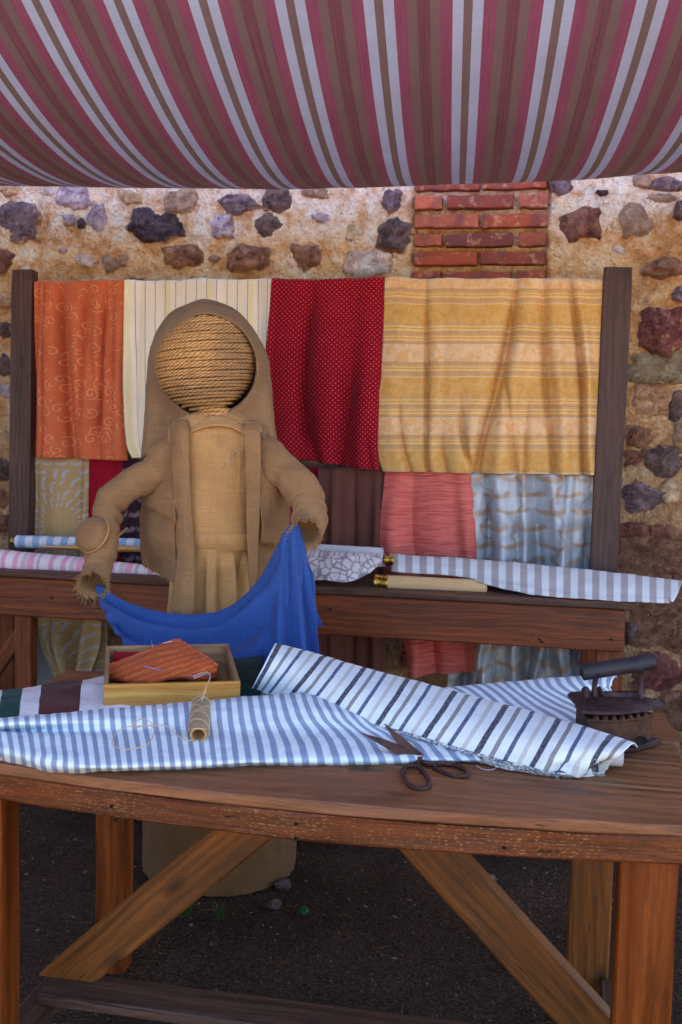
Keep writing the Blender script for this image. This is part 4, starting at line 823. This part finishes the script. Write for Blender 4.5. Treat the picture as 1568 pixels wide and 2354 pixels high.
# blue cloth ---------------------------------------------------------
bc = thing('blue_cloth', PZ(480, 1500, .78).tolist(), 'royal blue cloth held up in a swag by both sleeves', 'cloth')
def blue_disp(u, v, P, N):
    uu, vv = u, v; r = sst(.55, .8, uu); l = 1-r
    fan = .016*np.sin(uu*46-vv*1.5)*r*(.25+vv*1.1)*sst(0, .15, vv)+.004*np.sin(uu*92+1)*r*(.3+vv*.5)
    sw = l*(.030*np.exp(-((vv-.30-.08*np.sin(uu*5))/.085)**2)-.016*np.exp(-((vv-.16)/.05)**2)-.022*np.exp(-((vv-.50)/.10)**2)+.018*np.exp(-((vv-.78)/.10)**2))*sst(0, .12, uu)
    return N*(fan+sw+.004*fbm(P[..., 0]*9, P[..., 2]*9, 0, 3, 4)+.004*(.3-np.abs(fbm(P[..., 0]*16, P[..., 2]*16, 0, 3, 44)))+.005*np.sin(vv*34+uu*8)*(1-sst(.02, .3, uu)))[..., None]
tops = [(219, 1345), (240, 1352), (275, 1378), (335, 1400), (405, 1412), (470, 1411), (520, 1398), (565, 1368), (602, 1322), (632, 1268), (655, 1225), (672, 1203), (682, 1204), (690, 1222)]
bots = [(300, 1500), (325, 1530), (360, 1545), (400, 1550), (445, 1552), (490, 1552), (530, 1550), (560, 1548), (590, 1545), (620, 1542), (650, 1538), (680, 1535), (708, 1530), (735, 1520)]
rows = []
nr_ = 9
for i in range(nr_):
    t = i/(nr_-1); r = []
    for j, ((x, y), (X_, Y_)) in enumerate(zip(tops, bots)):
        u = j/13; lft = 1-sst(0, .45, u); tt = t
        x_ = x+(X_-x)*(tt**(1+.5*lft)); y_ = y+(Y_-y)*tt
        if u > .75: x_ = x+(X_-x)*(1-(1-tt)**1.3)
        Yd = 2.74-.04*math.sin(math.pi*u)*(1-.0*t)-.20*t*(1-.2*u)
        r.append(tuple(PY(x_, y_, Yd))+(u, t))
    rows.append(r)
sheet('swag', rows, 110, 220, M['blue'], bc, disp=blue_disp, thick=.0015)
fs('hanging_corner', [[(668, 1206, 2.725), (676, 1204, 2.72), (684, 1206, 2.725), (690, 1215, 2.735)], [(652, 1290, 2.69), (676, 1290, 2.685), (694, 1290, 2.70), (708, 1290, 2.72)], [(640, 1370, 2.65), (672, 1375, 2.645), (702, 1370, 2.67), (724, 1365, 2.70)], [(632, 1430, 2.63), (668, 1480, 2.625), (702, 1435, 2.65), (741, 1440, 2.68)]],
   60, 60, M['blue'], bc, thick=.0015, disp=lambda u, v, P, N: N*(.008*np.sin(u*22+1)*sst(12.1, 13.2, v))[..., None])

# ================================================================== THINGS ON THE FRONT TABLE
def tz(rows): return [[tuple(PZ(x, y, TF+h))+(u, v) for x, y, h, u, v in r] for r in rows]
# wide striped cloth underneath (green, white, maroon)
cols = [(-30, 0), (0, 0), (60, 0), (120, 0), (200, 0), (300, 0), (420, 0), (540, 0), (600, 0)]
def wrow(ya, yb, h, sh=0): return [(x+sh*(1-x/900), ya+(yb-ya)*(x+30)/630, h, x, 0) for x, _ in cols]
o = sheet('folded_cloth', tz([wrow(1598, 1505, .002, 10), wrow(1606, 1522, .038, 8), wrow(1625, 1545, .040, 4), wrow(1660, 1580, .036), wrow(1690, 1600, .022, -4)]), 36, 110, M['wide'], wr=.008, wf=14, thick=.004)
tag(o, 'folded cloth with broad dark green, white and maroon stripes under the box', 'cloth')
# ticking cloth, front left
XC = [-40, 60, 160, 280, 400, 520, 620, 700, 780, 860, 940]
def trow(ys_, hs, sh): return [(x+sh(x), float(np.interp(x, *ys_)), float(np.interp(x, *hs)), x/24.4, 0) for x in XC]
rows = [trow(([-40, 300, 620, 700, 940], [1660, 1632, 1604, 1602, 1650]), ([-40, 700, 940], [.002, .002, .002]), lambda x: 0),
        trow(([-40, 300, 620, 700, 940], [1657, 1629, 1601, 1597, 1648]), ([-40, 700, 940], [.052, .055, .03]), lambda x: 0),
        trow(([-40, 300, 620, 700, 940], [1668, 1650, 1622, 1622, 1672]), ([-40, 700, 940], [.054, .055, .03]), lambda x: 2+max(0, x-560)*.05),
        trow(([-40, 300, 620, 700, 940], [1680, 1680, 1655, 1652, 1690]), ([-40, 500, 700, 940], [.030, .040, .042, .02]), lambda x: 5+max(0, x-560)*.13),
        trow(([-40, 300, 620, 700, 940], [1690, 1696, 1682, 1678, 1705]), ([-40, 500, 700, 940], [.040, .030, .028, .015]), lambda x: 9+max(0, x-560)*.25),
        trow(([-40, 100, 300, 620, 700, 940], [1705, 1722, 1722, 1710, 1706, 1722]), ([-40, 500, 700, 940], [.034, .026, .022, .014]), lambda x: 13+max(0, x-560)*.36),
        trow(([-40, 100, 190, 300, 620, 700, 940], [1722, 1752, 1762, 1758, 1745, 1742, 1742]), ([-40, 500, 700, 940], [.026, .02, .014, .012]), lambda x: 18+max(0, x-560)*.42),
        trow(([-40, 60, 190, 300, 620, 700, 940], [1735, 1760, 1774, 1768, 1754, 1752, 1748]), ([-40, 940], [.008, .006]), lambda x: 20+max(0, x-560)*.44),
        trow(([-40, 60, 190, 300, 620, 700, 940], [1737, 1762, 1776, 1770, 1756, 1754, 1750]), ([-40, 940], [.001, .001]), lambda x: 20+max(0, x-560)*.44)]
o = sheet('striped_cloth', tz(rows), 90, 220, M['tick'], wr=.006, wf=11, thick=.002); tag(o, 'white cloth with narrow blue-grey stripes lying along the front table, under the twine spool', 'cloth')
sheet('folded_end', tz([[(-40, 1716, .022, 0, 0), (0, 1714, .024, .5, 0), (30, 1728, .018, 1, 0)], [(-40, 1738, .012, 0, 0), (0, 1738, .013, .5, 0), (34, 1744, .010, 1, 0)], [(-40, 1744, .001, 0, 0), (0, 1746, .001, .5, 0), (36, 1748, .001, 1, 0)]]), 14, 24, M['white'], o, wr=.004, wf=30)
sheet('folded_end', tz([[(440, 1748, .01, 0, 0), (470, 1750, .01, .5, 0), (505, 1750, .01, 1, 0)], [(450, 1758, .003, 0, 0), (480, 1762, .003, .5, 0), (510, 1758, .003, 1, 0)]]), 8, 16, M['white'], o, wr=.002, wf=30)
# ticking cloth, behind right
rows = [[(980, 1592, .002, 0, 0), (1100, 1580, .002, 5, 0), (1230, 1570, .002, 10.5, 0), (1340, 1562, .002, 15, 0), (1418, 1558, .002, 18, 0)],
        [(985, 1588, .035, 0, 0), (1100, 1576, .040, 5, 0), (1230, 1565, .042, 10.5, 0), (1340, 1557, .040, 15, 0), (1415, 1554, .036, 18, 0)],
        [(1010, 1604, .040, 0, 0), (1128, 1594, .040, 5, 0), (1245, 1586, .040, 10.5, 0), (1350, 1576, .036, 15, 0), (1405, 1572, .032, 18, 0)],
        [(1030, 1630, .03, 0, 0), (1160, 1622, .03, 5, 0), (1290, 1612, .03, 10.5, 0), (1365, 1590, .026, 15, 0), (1400, 1580, .02, 18, 0)],
        [(1060, 1670, .02, 0, 0), (1210, 1668, .02, 5, 0), (1370, 1650, .02, 10.5, 0), (1400, 1612, .016, 15, 0), (1408, 1596, .01, 18, 0)],
        [(1100, 1710, .004, 0, 0), (1260, 1720, .004, 5, 0), (1400, 1690, .004, 10.5, 0), (1420, 1640, .004, 15, 0), (1425, 1610, .003, 18, 0)]]
o = sheet('striped_cloth', tz(rows), 60, 140, M['tick'], wr=.003, wf=12); tag(o, 'white cloth with fine grey stripes crumpled behind the charcoal iron', 'cloth')
# navy striped bolt
tp_ = [(632, 1482), (695, 1497), (789, 1525), (886, 1551), (989, 1578), (1104, 1608), (1224, 1640), (1344, 1674), (1453, 1710)]
bt_ = [(572, 1595), (620, 1594), (712, 1622), (816, 1654), (921, 1680), (1034, 1713), (1161, 1748), (1285, 1776), (1388, 1772)]
us = [-.1, .5, 1.5, 2.5, 3.5, 4.5, 5.5, 6.5, 7.4]
ht = [.115, .108, .094, .082, .072, .064, .058, .056, .060]; hb = [.022, .030, .036, .036, .032, .026, .018, .012, .010]
def nrow(f, dh, du=0): return [(a[0]+(b[0]-a[0])*f(i), a[1]+(b[1]-a[1])*f(i), max(.002, p+(q-p)*f(i)+dh(i)), u+du, f(i)) for i, (a, b, p, q, u) in enumerate(zip(tp_, bt_, ht, hb, us))]
rows = [[(x+14, y+10, .004, u, -.3) for x, y, h, u, v in nrow(lambda i: 0, lambda i: 0)], [(x+8, y+2, h*.6, u, -.1) for x, y, h, u, v in nrow(lambda i: 0, lambda i: 0)],
        nrow(lambda i: .0, lambda i: 0), nrow(lambda i: .14, lambda i: .014), nrow(lambda i: .4, lambda i: .018), nrow(lambda i: .7, lambda i: .012), nrow(lambda i: .9, lambda i: .004), nrow(lambda i: 1., lambda i: 0)]
def nd(u, v, P, N):
    s = np.sin(v*2.6)*0; e = sst(5.6, 6.6, u)*sst(.45, .95, v); return N*(e*.010*np.sin(u*9+v*3))[..., None]
bn = thing('fabric_bolt', PZ(1000, 1690, TF).tolist(), 'white bolt of cloth with navy and grey stripes lying diagonally across the front table', 'fabric bolt')
sheet('outer_layer', tz(rows), 80, 260, M['navy'], bn, wr=.0025, wf=14, thick=.002, disp=nd)
rows = [nrow(lambda i: 1., lambda i: 0), [(x+1, y+9-(i > 6)*5, h*.6, u*10, .3) for i, (x, y, h, u, v) in enumerate(nrow(lambda i: 1, lambda i: 0))], [(x+1, y+18-(i > 6)*11, .001+h*.12, u*10, .7) for i, (x, y, h, u, v) in enumerate(nrow(lambda i: 1, lambda i: 0))]]
rows[0] = [(x, y, h+.001, u*10, 0) for x, y, h, u, v in rows[0]]
o = sheet('selvedge', tz(rows), 10, 260, M['selv'], bn, thick=.003, wr=.003, wf=60)
fb = MB()
for k in range(900):
    t = random.random()*7.0; i = int(t); f = t-i; x = bt_[i][0]*(1-f)+bt_[i+1][0]*f; y = bt_[i][1]*(1-f)+bt_[i+1][1]*f; h = hb[i]*(1-f)+hb[i+1]*f; q = random.random(); h2 = max(.001, h*(1-q*.9)); p = PZ(x+random.uniform(-3, 3), y+q*12, TF+h2)
    d = RNG.normal(size=3)*.0035; d[2] = -abs(d[2])*.5; d[1] -= .003; fb.add(*tube([p, p+d*.6+RNG.normal(size=3)*.0008, p+d], [.0005, .0004, .0003], 3))
tag(fb.build('fringe', M['white'], bn), kind='stuff')
# rolled tube end at the right
A, B = PZ(1340, 1728, TF+.030), PZ(1430, 1733, TF+.030); V, F, U = tube([A, (A+B)/2, B], [.022, .022, .022], 28, 1.0, smooth_n=14); mb = MB(); mb.add(V, F, U); ring = V[-28:]; c = B
mb.add(np.vstack([ring, c+(ring-c)*.90, c+(ring-c)*.86+(A-B)*.4]), gridF(3, 28, True), np.zeros((84, 2))); mb.build('rolled_end', M['white'], bn)
sheet('turned_edge', tz([[(1255, 1742, .034, 6.35, .6), (1300, 1738, .040, 6.6, .6), (1350, 1748, .034, 6.9, .6), (1380, 1748, .034, 7.1, .6), (1398, 1746, .034, 7.2, .6)], [(1262, 1756, .02, 6.35, .8), (1305, 1762, .018, 6.6, .8), (1350, 1768, .016, 6.9, .8), (1382, 1762, .018, 7.1, .8), (1400, 1756, .022, 7.2, .8)],
      [(1290, 1780, .002, 6.35, 1), (1320, 1784, .002, 6.6, 1), (1360, 1782, .003, 6.9, 1), (1380, 1776, .004, 7.1, 1), (1396, 1766, .010, 7.2, 1)]]), 30, 70, M['navy'], bn, wr=.006, wf=26)
o = mk('loose_thread', *tube([PZ(1095, 1760, TF+.003), PZ(1110, 1768, TF+.001), PZ(1130, 1770, TF+.001), PZ(1145, 1762, TF+.002)], .0006, 4, smooth_n=14)[:2], M['white']); tag(o, 'short white thread curling on the planks below the navy striped bolt', 'thread')

# wooden box ---------------------------------------------------------
def pzb(x, y, h): return PZ(x, y, TF+h)
hF, hB = .080, .106
fl, fr = pzb(238, 1575, hF), pzb(553, 1567, hF); bl_, br_ = pzb(230, 1483, hB), pzb(512, 1481, hB)
ex = (fr-fl)/np.linalg.norm(fr-fl); ey = ((bl_-fl)+(br_-fr))/2; dep = np.linalg.norm(ey); ey = ey-ex*(ey@ex); ey /= np.linalg.norm(ey); ez = np.cross(ex, ey); Wd = np.linalg.norm(fr-fl)
BM = Matrix((Vector(ex), Vector(ey), Vector(ez))).transposed().to_4x4(); BM.translation = Vector(fl.tolist())-Vector(ez.tolist())*.055
box = bpy.data.objects.new('wooden_box', None); link(box, None, BM); tag(box, 'small open wooden box with yellow front holding an orange pad', 'box')
def lb(name, x0, x1, y0, y1, z0, z1, mat, par=None, MM=None):
    MM = MM or BM; L = MM @ Matrix.Translation(((x0+x1)/2, (y0+y1)/2, (z0+z1)/2)); sx, sy, sz = (x1-x0)/2, (y1-y0)/2, (z1-z0)/2
    lo = max(range(3), key=lambda i: (sx, sy, sz)[i]); V = []; c = .0016; F = []
    import bmesh; bm = bmesh.new(); bmesh.ops.create_cube(bm, size=1); [setattr(v, 'co', Vector((v.co.x*2*sx, v.co.y*2*sy, v.co.z*2*sz))) for v in bm.verts]
    bmesh.ops.bevel(bm, geom=bm.edges[:], offset=c, segments=2, affect='EDGES', profile=.5); me = bpy.data.meshes.new(name)
    if lo == 1: bm.transform(Matrix.Rotation(R(-90), 4, 'Z')); L = L @ Matrix.Rotation(R(90), 4, 'Z')
    bm.to_mesh(me); bm.free(); me.materials.append(mat); o = bpy.data.objects.new(name, me); link(o, par or box, L); return o
th = .009; dp = dep
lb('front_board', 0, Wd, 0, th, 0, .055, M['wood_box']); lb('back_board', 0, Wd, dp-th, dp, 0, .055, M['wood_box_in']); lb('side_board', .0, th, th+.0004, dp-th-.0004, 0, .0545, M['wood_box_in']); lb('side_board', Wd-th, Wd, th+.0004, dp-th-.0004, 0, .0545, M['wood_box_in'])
lb('bottom_board', th+.0003, Wd-th-.0003, th+.0003, dp-th-.0003, .001, .006, M['wood_box_in'])
def bl(x, y, z): q = BM @ Vector((x, y, z)); return np.array(q[:])
# orange striped pad inside the box
gx = lambda s: s*Wd
fr_ = [(252, 1562, .050), (300, 1568, .058), (350, 1569, .060), (388, 1562, .062), (425, 1562, .060), (462, 1566, .060), (499, 1562, .050)]
rg_ = [(248, 1529, .078), (290, 1512, .088), (340, 1494, .100), (405, 1469, .116), (442, 1490, .110), (476, 1510, .102), (500, 1531, .086)]
rows = []
for f_, dh in ((0, -.03), (0, 0), (.3, .006), (.65, .007), (.93, .003), (1, 0), (1, -.03)):
    rows.append([tuple(PZ(a[0]+(b[0]-a[0])*f_, a[1]+(b[1]-a[1])*f_+(6 if dh < -.02 and f_ else 0), TF+a[2]+(b[2]-a[2])*f_+dh))+(f_, (a[1]+(b[1]-a[1])*f_+.37*(a[0]-250)-1528)/95) for a, b in zip(fr_, rg_)])
o = sheet('orange_pad', rows, 60, 80, M['pad'], wr=.004, wf=30, thick=.003); tag(o, 'folded orange striped cloth pad stuck with pins inside the wooden box', 'cloth')
o = sheet('red_fabric_scrap', [[tuple(bl(gx(s), dp*yy, z_))+(s, yy) for s in (.06, .25, .45, .6)] for yy, z_ in ((.80, .03), (.88, .050), (.94, .03))], 12, 30, M['scarlet'], wr=.003, wf=40); tag(o, 'dark red scrap of cloth tucked behind the orange pad', 'cloth')
def pin(a, b, m='silver', r=.0008, name='pin', lab='steel pin'):
    o = mk(name, *tube([a, (a+b)/2, b], r, 6, cap=True)[:2], M[m]); tag(o, lab, 'pin'); return o
pin(PY(352, 1495, 2.2), PY(348, 1470, 2.2), lab='upright steel pin at the back rim of the wooden box')
pin(PZ(333, 1532, TF+.088), PZ(378, 1543, TF+.086), 'lilac', .0011, lab='long lilac pin lying slantwise on the orange pad')
pin(PZ(436, 1554, TF+.073), PZ(484, 1549, TF+.082), 'lilac', .001, lab='lilac pin at the front of the orange pad beside the twine end')
pin(PZ(446, 1560, TF+.070), PZ(478, 1546, TF+.084), 'white', .0008, lab='white pin crossing the lilac one at the pad front')
pin(PZ(376, 1478, TF+.116), PZ(396, 1474, TF+.118), 'white', .0009, lab='short white pin on the ridge of the orange pad')
# spool of twine -----------------------------------------------------
s0, s1 = PZ(456, 1690, TF+.042), PZ(463, 1612, TF+.060); 
spt = thing('twine_spool', s0.tolist(), 'spool of beige linen twine leaning against the blue-grey striped cloth', 'spool')
n = 60; t = np.linspace(0, 1, n); r = np.where(t < .06, .0145, np.where(t > .93, .0115, .0165+.0022*np.sin(t*math.pi)))+.0009*np.abs(np.sin(t*70))
pts = s0[None]*(1-t[:, None])+s1[None]*t[:, None]; V, F, U = tube(pts, r, 28, 1.); cen = np.repeat(pts, 28, 0); V = cen+(V-cen)*(1+.03*fbm(V[:, 0]*150, V[:, 1]*150, V[:, 2]*150, 2, 5))[:, None]
ax_ = s1-s0; mb = MB(); mb.add(V, F+[tuple(range((n-1)*28, n*28))], U); mb.build('wound_twine', M['linen'], spt)
LL_ = np.linalg.norm(ax_); mk('cardboard_tube', *rings_(s0, ax_, [(.03, .0135), (-.001, .0146), (-.003, .0140), (-.003, .0122), (.004, .0118), (LL_*.7, .0115), (LL_*.7, .0003)], 24), M['tan'], spt)
for k in range(9):
    pts = []; t0 = random.uniform(.1, .8); sl = random.uniform(-.25, .25); uu = np.cross(ax_/np.linalg.norm(ax_), (0, 0, 1)); uu /= np.linalg.norm(uu); vv = np.cross(uu, ax_/np.linalg.norm(ax_))
    for a in np.linspace(0, 2*math.pi, 28): pts.append(s0+ax_*(t0+sl*math.sin(a+k))+(uu*math.cos(a)+vv*math.sin(a))*.0192)
    mk('strand', *tube(pts, .0009, 5)[:2], M['twine'], spt)
tw = [PZ(*q) for q in ((463, 1612, TF+.082), (468, 1598, TF+.09), (476, 1575, TF+.105), (483, 1556, TF+.112), (478, 1545, TF+.112), (460, 1548, TF+.100), (445, 1556, TF+.09))]
o = mk('twine_strand', *tube(tw, .0011, 6, smooth_n=50)[:2], M['twine']); tag(o, 'strand of twine rising from the spool into the wooden box', 'twine')
lp = [(395, 1622, .06), (375, 1626, .062), (355, 1628, .061), (362, 1650, .060), (355, 1665, .055), (330, 1652, .064), (308, 1662, .062), (312, 1672, .05), (345, 1668, .052), (355, 1682, .047), (340, 1710, .042), (300, 1722, .038), (268, 1718, .038), (258, 1705, .040), (268, 1685, .044), (290, 1672, .05), (330, 1668, .054), (380, 1668, .055), (400, 1685, .046), (425, 1700, .042), (445, 1702, .042)]
o = mk('twine_loop', *tube([PZ(x, y, TF+h+.003) for x, y, h in lp], .0009, 6, smooth_n=160)[:2], M['twine']); tag(o, 'tangled loop of twine lying on the striped cloth left of the spool', 'twine')

# scissors -----------------------------------------------------------
sz = TF+.004
scis = thing('scissors', PZ(968, 1752, TF).tolist(), 'old rusty iron scissors lying half open on the front table', 'scissors')
piv = PZ(962, 1752, sz)
def blade(tip, h0, side, zoff):
    P0 = PZ(tip[0], tip[1], sz+h0); d = P0-piv; L = np.linalg.norm(d); d /= L; n_ = np.cross(d, (0, -.75, .66)); n_ /= np.linalg.norm(n_); V = []; m = 14
    for i in range(m):
        t = i/(m-1); c = piv-d*.012+(d*(L+.012))*t; wl = .0125*(1-t**2.2)+.0008; wr_ = .0115*(1-t**1.3)*.9+.0008
        if side < 0: wl, wr_ = wr_, wl
        tk_ = .0022*(1-.6*t)
        for a, z in ((wl, 0), (.2*wl, tk_), (-wr_, .0), (.0, -tk_*.6)): q = c+n_*a+np.array([0, 0, z+zoff]); V.append(q)
    mk('blade', V, gridF(m, 4, True)+[(3, 2, 1, 0), tuple(range(4*m-4, 4*m))], M['rust'], scis, smooth=False)
blade((834, 1692), .046, 1, .004); blade((884, 1674), .054, -1, .008)
def ringh(pts, r=.0046, zoff=0):
    P = [PZ(x, y, sz+h)+np.array([0, 0, zoff]) for x, y, h in pts]; V, F, U = tube(P, r, 10, .8, smooth_n=90); nz = fbm(V[:, 0]*200, V[:, 1]*200, V[:, 2]*200, 2, 7); cen = np.repeat(cr1(np.array(P), 90), 10, 0); V = cen+(V-cen)*(1+.18*nz)[:, None]
    mk('finger_ring', V, F, M['rust'], scis)
ringh([(955, 1745, .004), (968, 1768, .001), (976, 1778, .0), (986, 1795, .0), (985, 1808, .0), (968, 1813, .0), (945, 1807, .0), (930, 1790, .0), (926, 1774, .0), (935, 1762, .0), (952, 1760, .001), (966, 1766, .001)])
ringh([(945, 1740, .006), (985, 1756, .003), (1012, 1755, .001), (1040, 1757, .0), (1066, 1768, .0), (1077, 1778, .0), (1066, 1785, .0), (1040, 1782, .0), (1012, 1772, .0), (996, 1762, .001), (1008, 1755, .001)])
V, F, U = tube([piv+np.array([0, 0, -.003]), piv+np.array([0, 0, .009]), piv+np.array([0, 0, .011])], [.010, .010, .006], 14, 1, (1, 0, 0)); mk('pivot', V, F+[tuple(range(28, 42))], M['rust'], scis)

# charcoal iron ------------------------------------------------------
ib = PZ(1416, 1712, TF); IW = .2
IM = Matrix.Translation(ib.tolist()) @ Matrix.Rotation(R(12), 4, 'Z') @ Matrix.Diagonal((.92, 1.3, 1.13, 1))
# tip points to the photo's left-front on the lid; length runs along local X
iron = bpy.data.objects.new('charcoal_iron', None); link(iron, None, IM); tag(iron, 'old rusty charcoal flat iron with dark round handle at the right table corner', 'iron')
def boat(L0, L1, Wm, n=26):
    """closed outline pointing to +x end"""
    P = []
    for i in range(n+1):
        t = i/n; x = L0+(L1-L0)*t; P.append((x, Wm*(1-max(0, t-.25)**1.9*1.73)*(.92+.08*min(1, t*5))))
    return [(x, -max(y, .0005)) for x, y in P]+[(x, max(y, .0005)) for x, y in P[::-1]]
def boatmesh(name, secs, mat):
    V = []; n = None
    for (L0, L1, Wm, z) in secs:
        B_ = boat(L0, L1, Wm); n = len(B_); V += [(x, y, z) for x, y in B_]
    F = gridF(len(secs), n, True)+[tuple(range(n))[::-1], tuple(range((len(secs)-1)*n, len(secs)*n))]
    mk(name, V, F, mat, iron, smooth=False, M=IM)
X0, X1 = -.078, .078
boatmesh('sole_plate', [(X0, X1+.014, .048, .001), (X0, X1+.016, .05, .004), (X0, X1+.016, .05, .010), (X0+.002, X1+.012, .047, .012)], M['castiron'])
boatmesh('body', [(X0+.004, X1-.004, .040, .012), (X0+.004, X1-.004, .040, .050), (X0+.002, X1-.002, .043, .052), (X0+.002, X1-.002, .043, .056), (X0+.006, X1-.006, .038, .0565)], M['ironbody'])
for i in range(7):   # crenellated rim
    x = X0+.020+i*.018; yv = .0405*(1-max(0, (x-X0)/(X1-X0)-.25)**1.9*1.73)
    for s_ in (-1, 1):
        a = mk('rim_tooth', *lathe([(.0070, 0), (.0055, .005), (.0005, .0085)], (0, 0, 0), 8)[:2], M['ironbody'], iron, M=IM @ Matrix.Translation((x, s_*yv*.93, .056)))
boatmesh('lid', [(X0-.008, X1+.012, .048, .066), (X0-.012, X1+.018, .052, .068), (X0-.012, X1+.018, .052, .073), (X0-.006, X1+.006, .044, .079), (X0+.004, X1-.012, .032, .083), (X0+.012, X1-.03, .022, .0845)], M['castiron'])
mk('draught_hole', *lathe([(.0001, 0), (.010, .0), (.012, .0035), (.0125, .0)], (0, 0, 0), 18)[:2], M['darkhole'], iron, M=IM @ Matrix.Translation((.035, -.0385, .022)) @ Matrix.Rotation(R(96), 4, 'X') @ Matrix.Scale(.62, 4, (0, 1, 0)))
def ip(x, y, z): return (x, y, z)
def itube(name, pts, r, mat, ns=14, asp=1., cap=True, sm=None):
    V, F, U = tube(pts, r, ns, asp, (0, 1, .1), cap=cap, smooth_n=sm); mk(name, V, F, mat, iron, M=IM)
itube('handle_post', [(-.050, 0, .078), (-.050, 0, .10), (-.048, 0, .124)], [.007, .0055, .006], M['castiron'])
itube('handle_post', [(.044, 0, .078), (.046, 0, .10), (.046, 0, .142)], [.008, .006, .006], M['castiron'])
itube('handle_bridge', [(.046, 0, .082), (0, 0, .081), (-.032, 0, .081)], [.007, .0065, .006], M['castiron'], asp=2)
itube('handle_bridge', [(-.026, 0, .079), (-.042, 0, .098)], [.005, .005], M['castiron'])
itube('handle', [(-.078, 0, .124), (-.076, 0, .1245), (-.03, 0, .131), (.02, 0, .138), (.068, 0, .145), (.073, 0, .1455)], [.0125, .0142, .0138, .0136, .0138, .0115], M['handle'], ns=22)
itube('handle_socket', [(-.0795, 0, .1238), (-.070, 0, .126)], [.0055, .0055], M['darkhole'])
itube('latch', [(-.070, -.004, .078), (-.070, -.004, .088), (-.070, -.004, .096), (-.070, -.004, .100)], [.006, .0085, .0085, .005], M['castiron'])

mb = MB()
for i in range(16):
    x = random.uniform(-1.6, .5); y = random.uniform(1.75, 3.1); z = float(ground_z(x, y))+.003; L = random.uniform(.008, .03); a = random.uniform(0, 3.14); d = np.array([math.cos(a), math.sin(a), random.uniform(-.1, .1)])*L
    mb.add(*tube([np.array([x, y, z])-d, np.array([x, y, z+.003]), np.array([x, y, z])+d], [.0007, .0012, .0006], 4))
tag(mb.build('straw_scraps', M['burlap_low']), 'thin dry straw scraps scattered on the gravel', 'straw', kind='stuff')
# small things on the ground ----------------------------------------
def tuft(x, y, seed):
    r_ = random.Random(seed); mb = MB(); c = PZ(x, y, .0)
    for k in range(34):
        a = r_.uniform(0, 6.28); L = r_.uniform(.02, .055); l = r_.uniform(.2, 1.1); d = np.array([math.cos(a), math.sin(a), 0]); b = c+d*r_.uniform(0, .012); s = np.array([-d[1], d[0], 0])*.0016
        m_ = b+d*L*.3*l+np.array([0, 0, L*.6]); e = b+d*L*.8*l+np.array([0, 0, L*(1-.3*l)]); mb.add([b-s, b+s, m_+s*.8, m_-s*.8, e], [(0, 1, 2, 3), (3, 2, 4)])
    return mb
gm = G('grass_blade', .6, .3); M['grass'] = gm.out(gm.mix(gm.noise(gm.obj, 60., 2), lin((36, 66, 26)), lin((66, 96, 42))))
tag(tuft(430, 2105, 1).build('grass_tuft', M['grass']), 'small green grass tuft left of its twin beside the figure base', 'grass tuft')
tag(tuft(505, 2112, 2).build('grass_tuft', M['grass']), 'small green grass tuft nearer to the bottle cap on the gravel', 'grass tuft')
gm = G('green_plastic', .4, .4); M['cap'] = gm.out(gm.mix(gm.noise(gm.obj, 80., 2), lin((14, 66, 36)), lin((20, 84, 46))))
cpp = PZ(699, 2097, 0)
V, F, U = lathe([(.0001, .004), (.010, .004), (.0118, .003), (.0125, -.003)], (0, 0, 0), 22); o = mk('bottle_cap', V, F, M['cap'], M=Matrix.Translation((cpp[0], cpp[1], .006)) @ Matrix.Rotation(R(24), 4, 'X')); tag(o, 'green bottle cap on the dark gravel under the table', 'bottle cap')
def peb(x, y, s, seed, lab):
    c = PZ(x, y, 0); V = []
    for i in range(9):
        f = math.pi*i/8
        for k in range(14):
            a = 2*math.pi*k/14; q = 1+.25*float(vn(math.sin(f)*math.cos(a)*2+seed, math.sin(f)*math.sin(a)*2, math.cos(f)*2)); V.append((c[0]+s*q*math.sin(f)*math.cos(a)+1e-5*k, c[1]+s*q*math.sin(f)*math.sin(a), s*.4+s*.6*q*math.cos(f)))
    tag(mk('pebble', V, gridF(9, 14, True), M['sd']), lab, 'pebble')
peb(1128, 2022, .016, 1, 'rounded grey-brown pebble on the gravel right of the middle brace'); peb(630, 2085, .02, 5, 'flat dull stone on the gravel near the green bottle cap'); peb(650, 2040, .024, 9, 'dull stone on the gravel right behind the figure base rim')
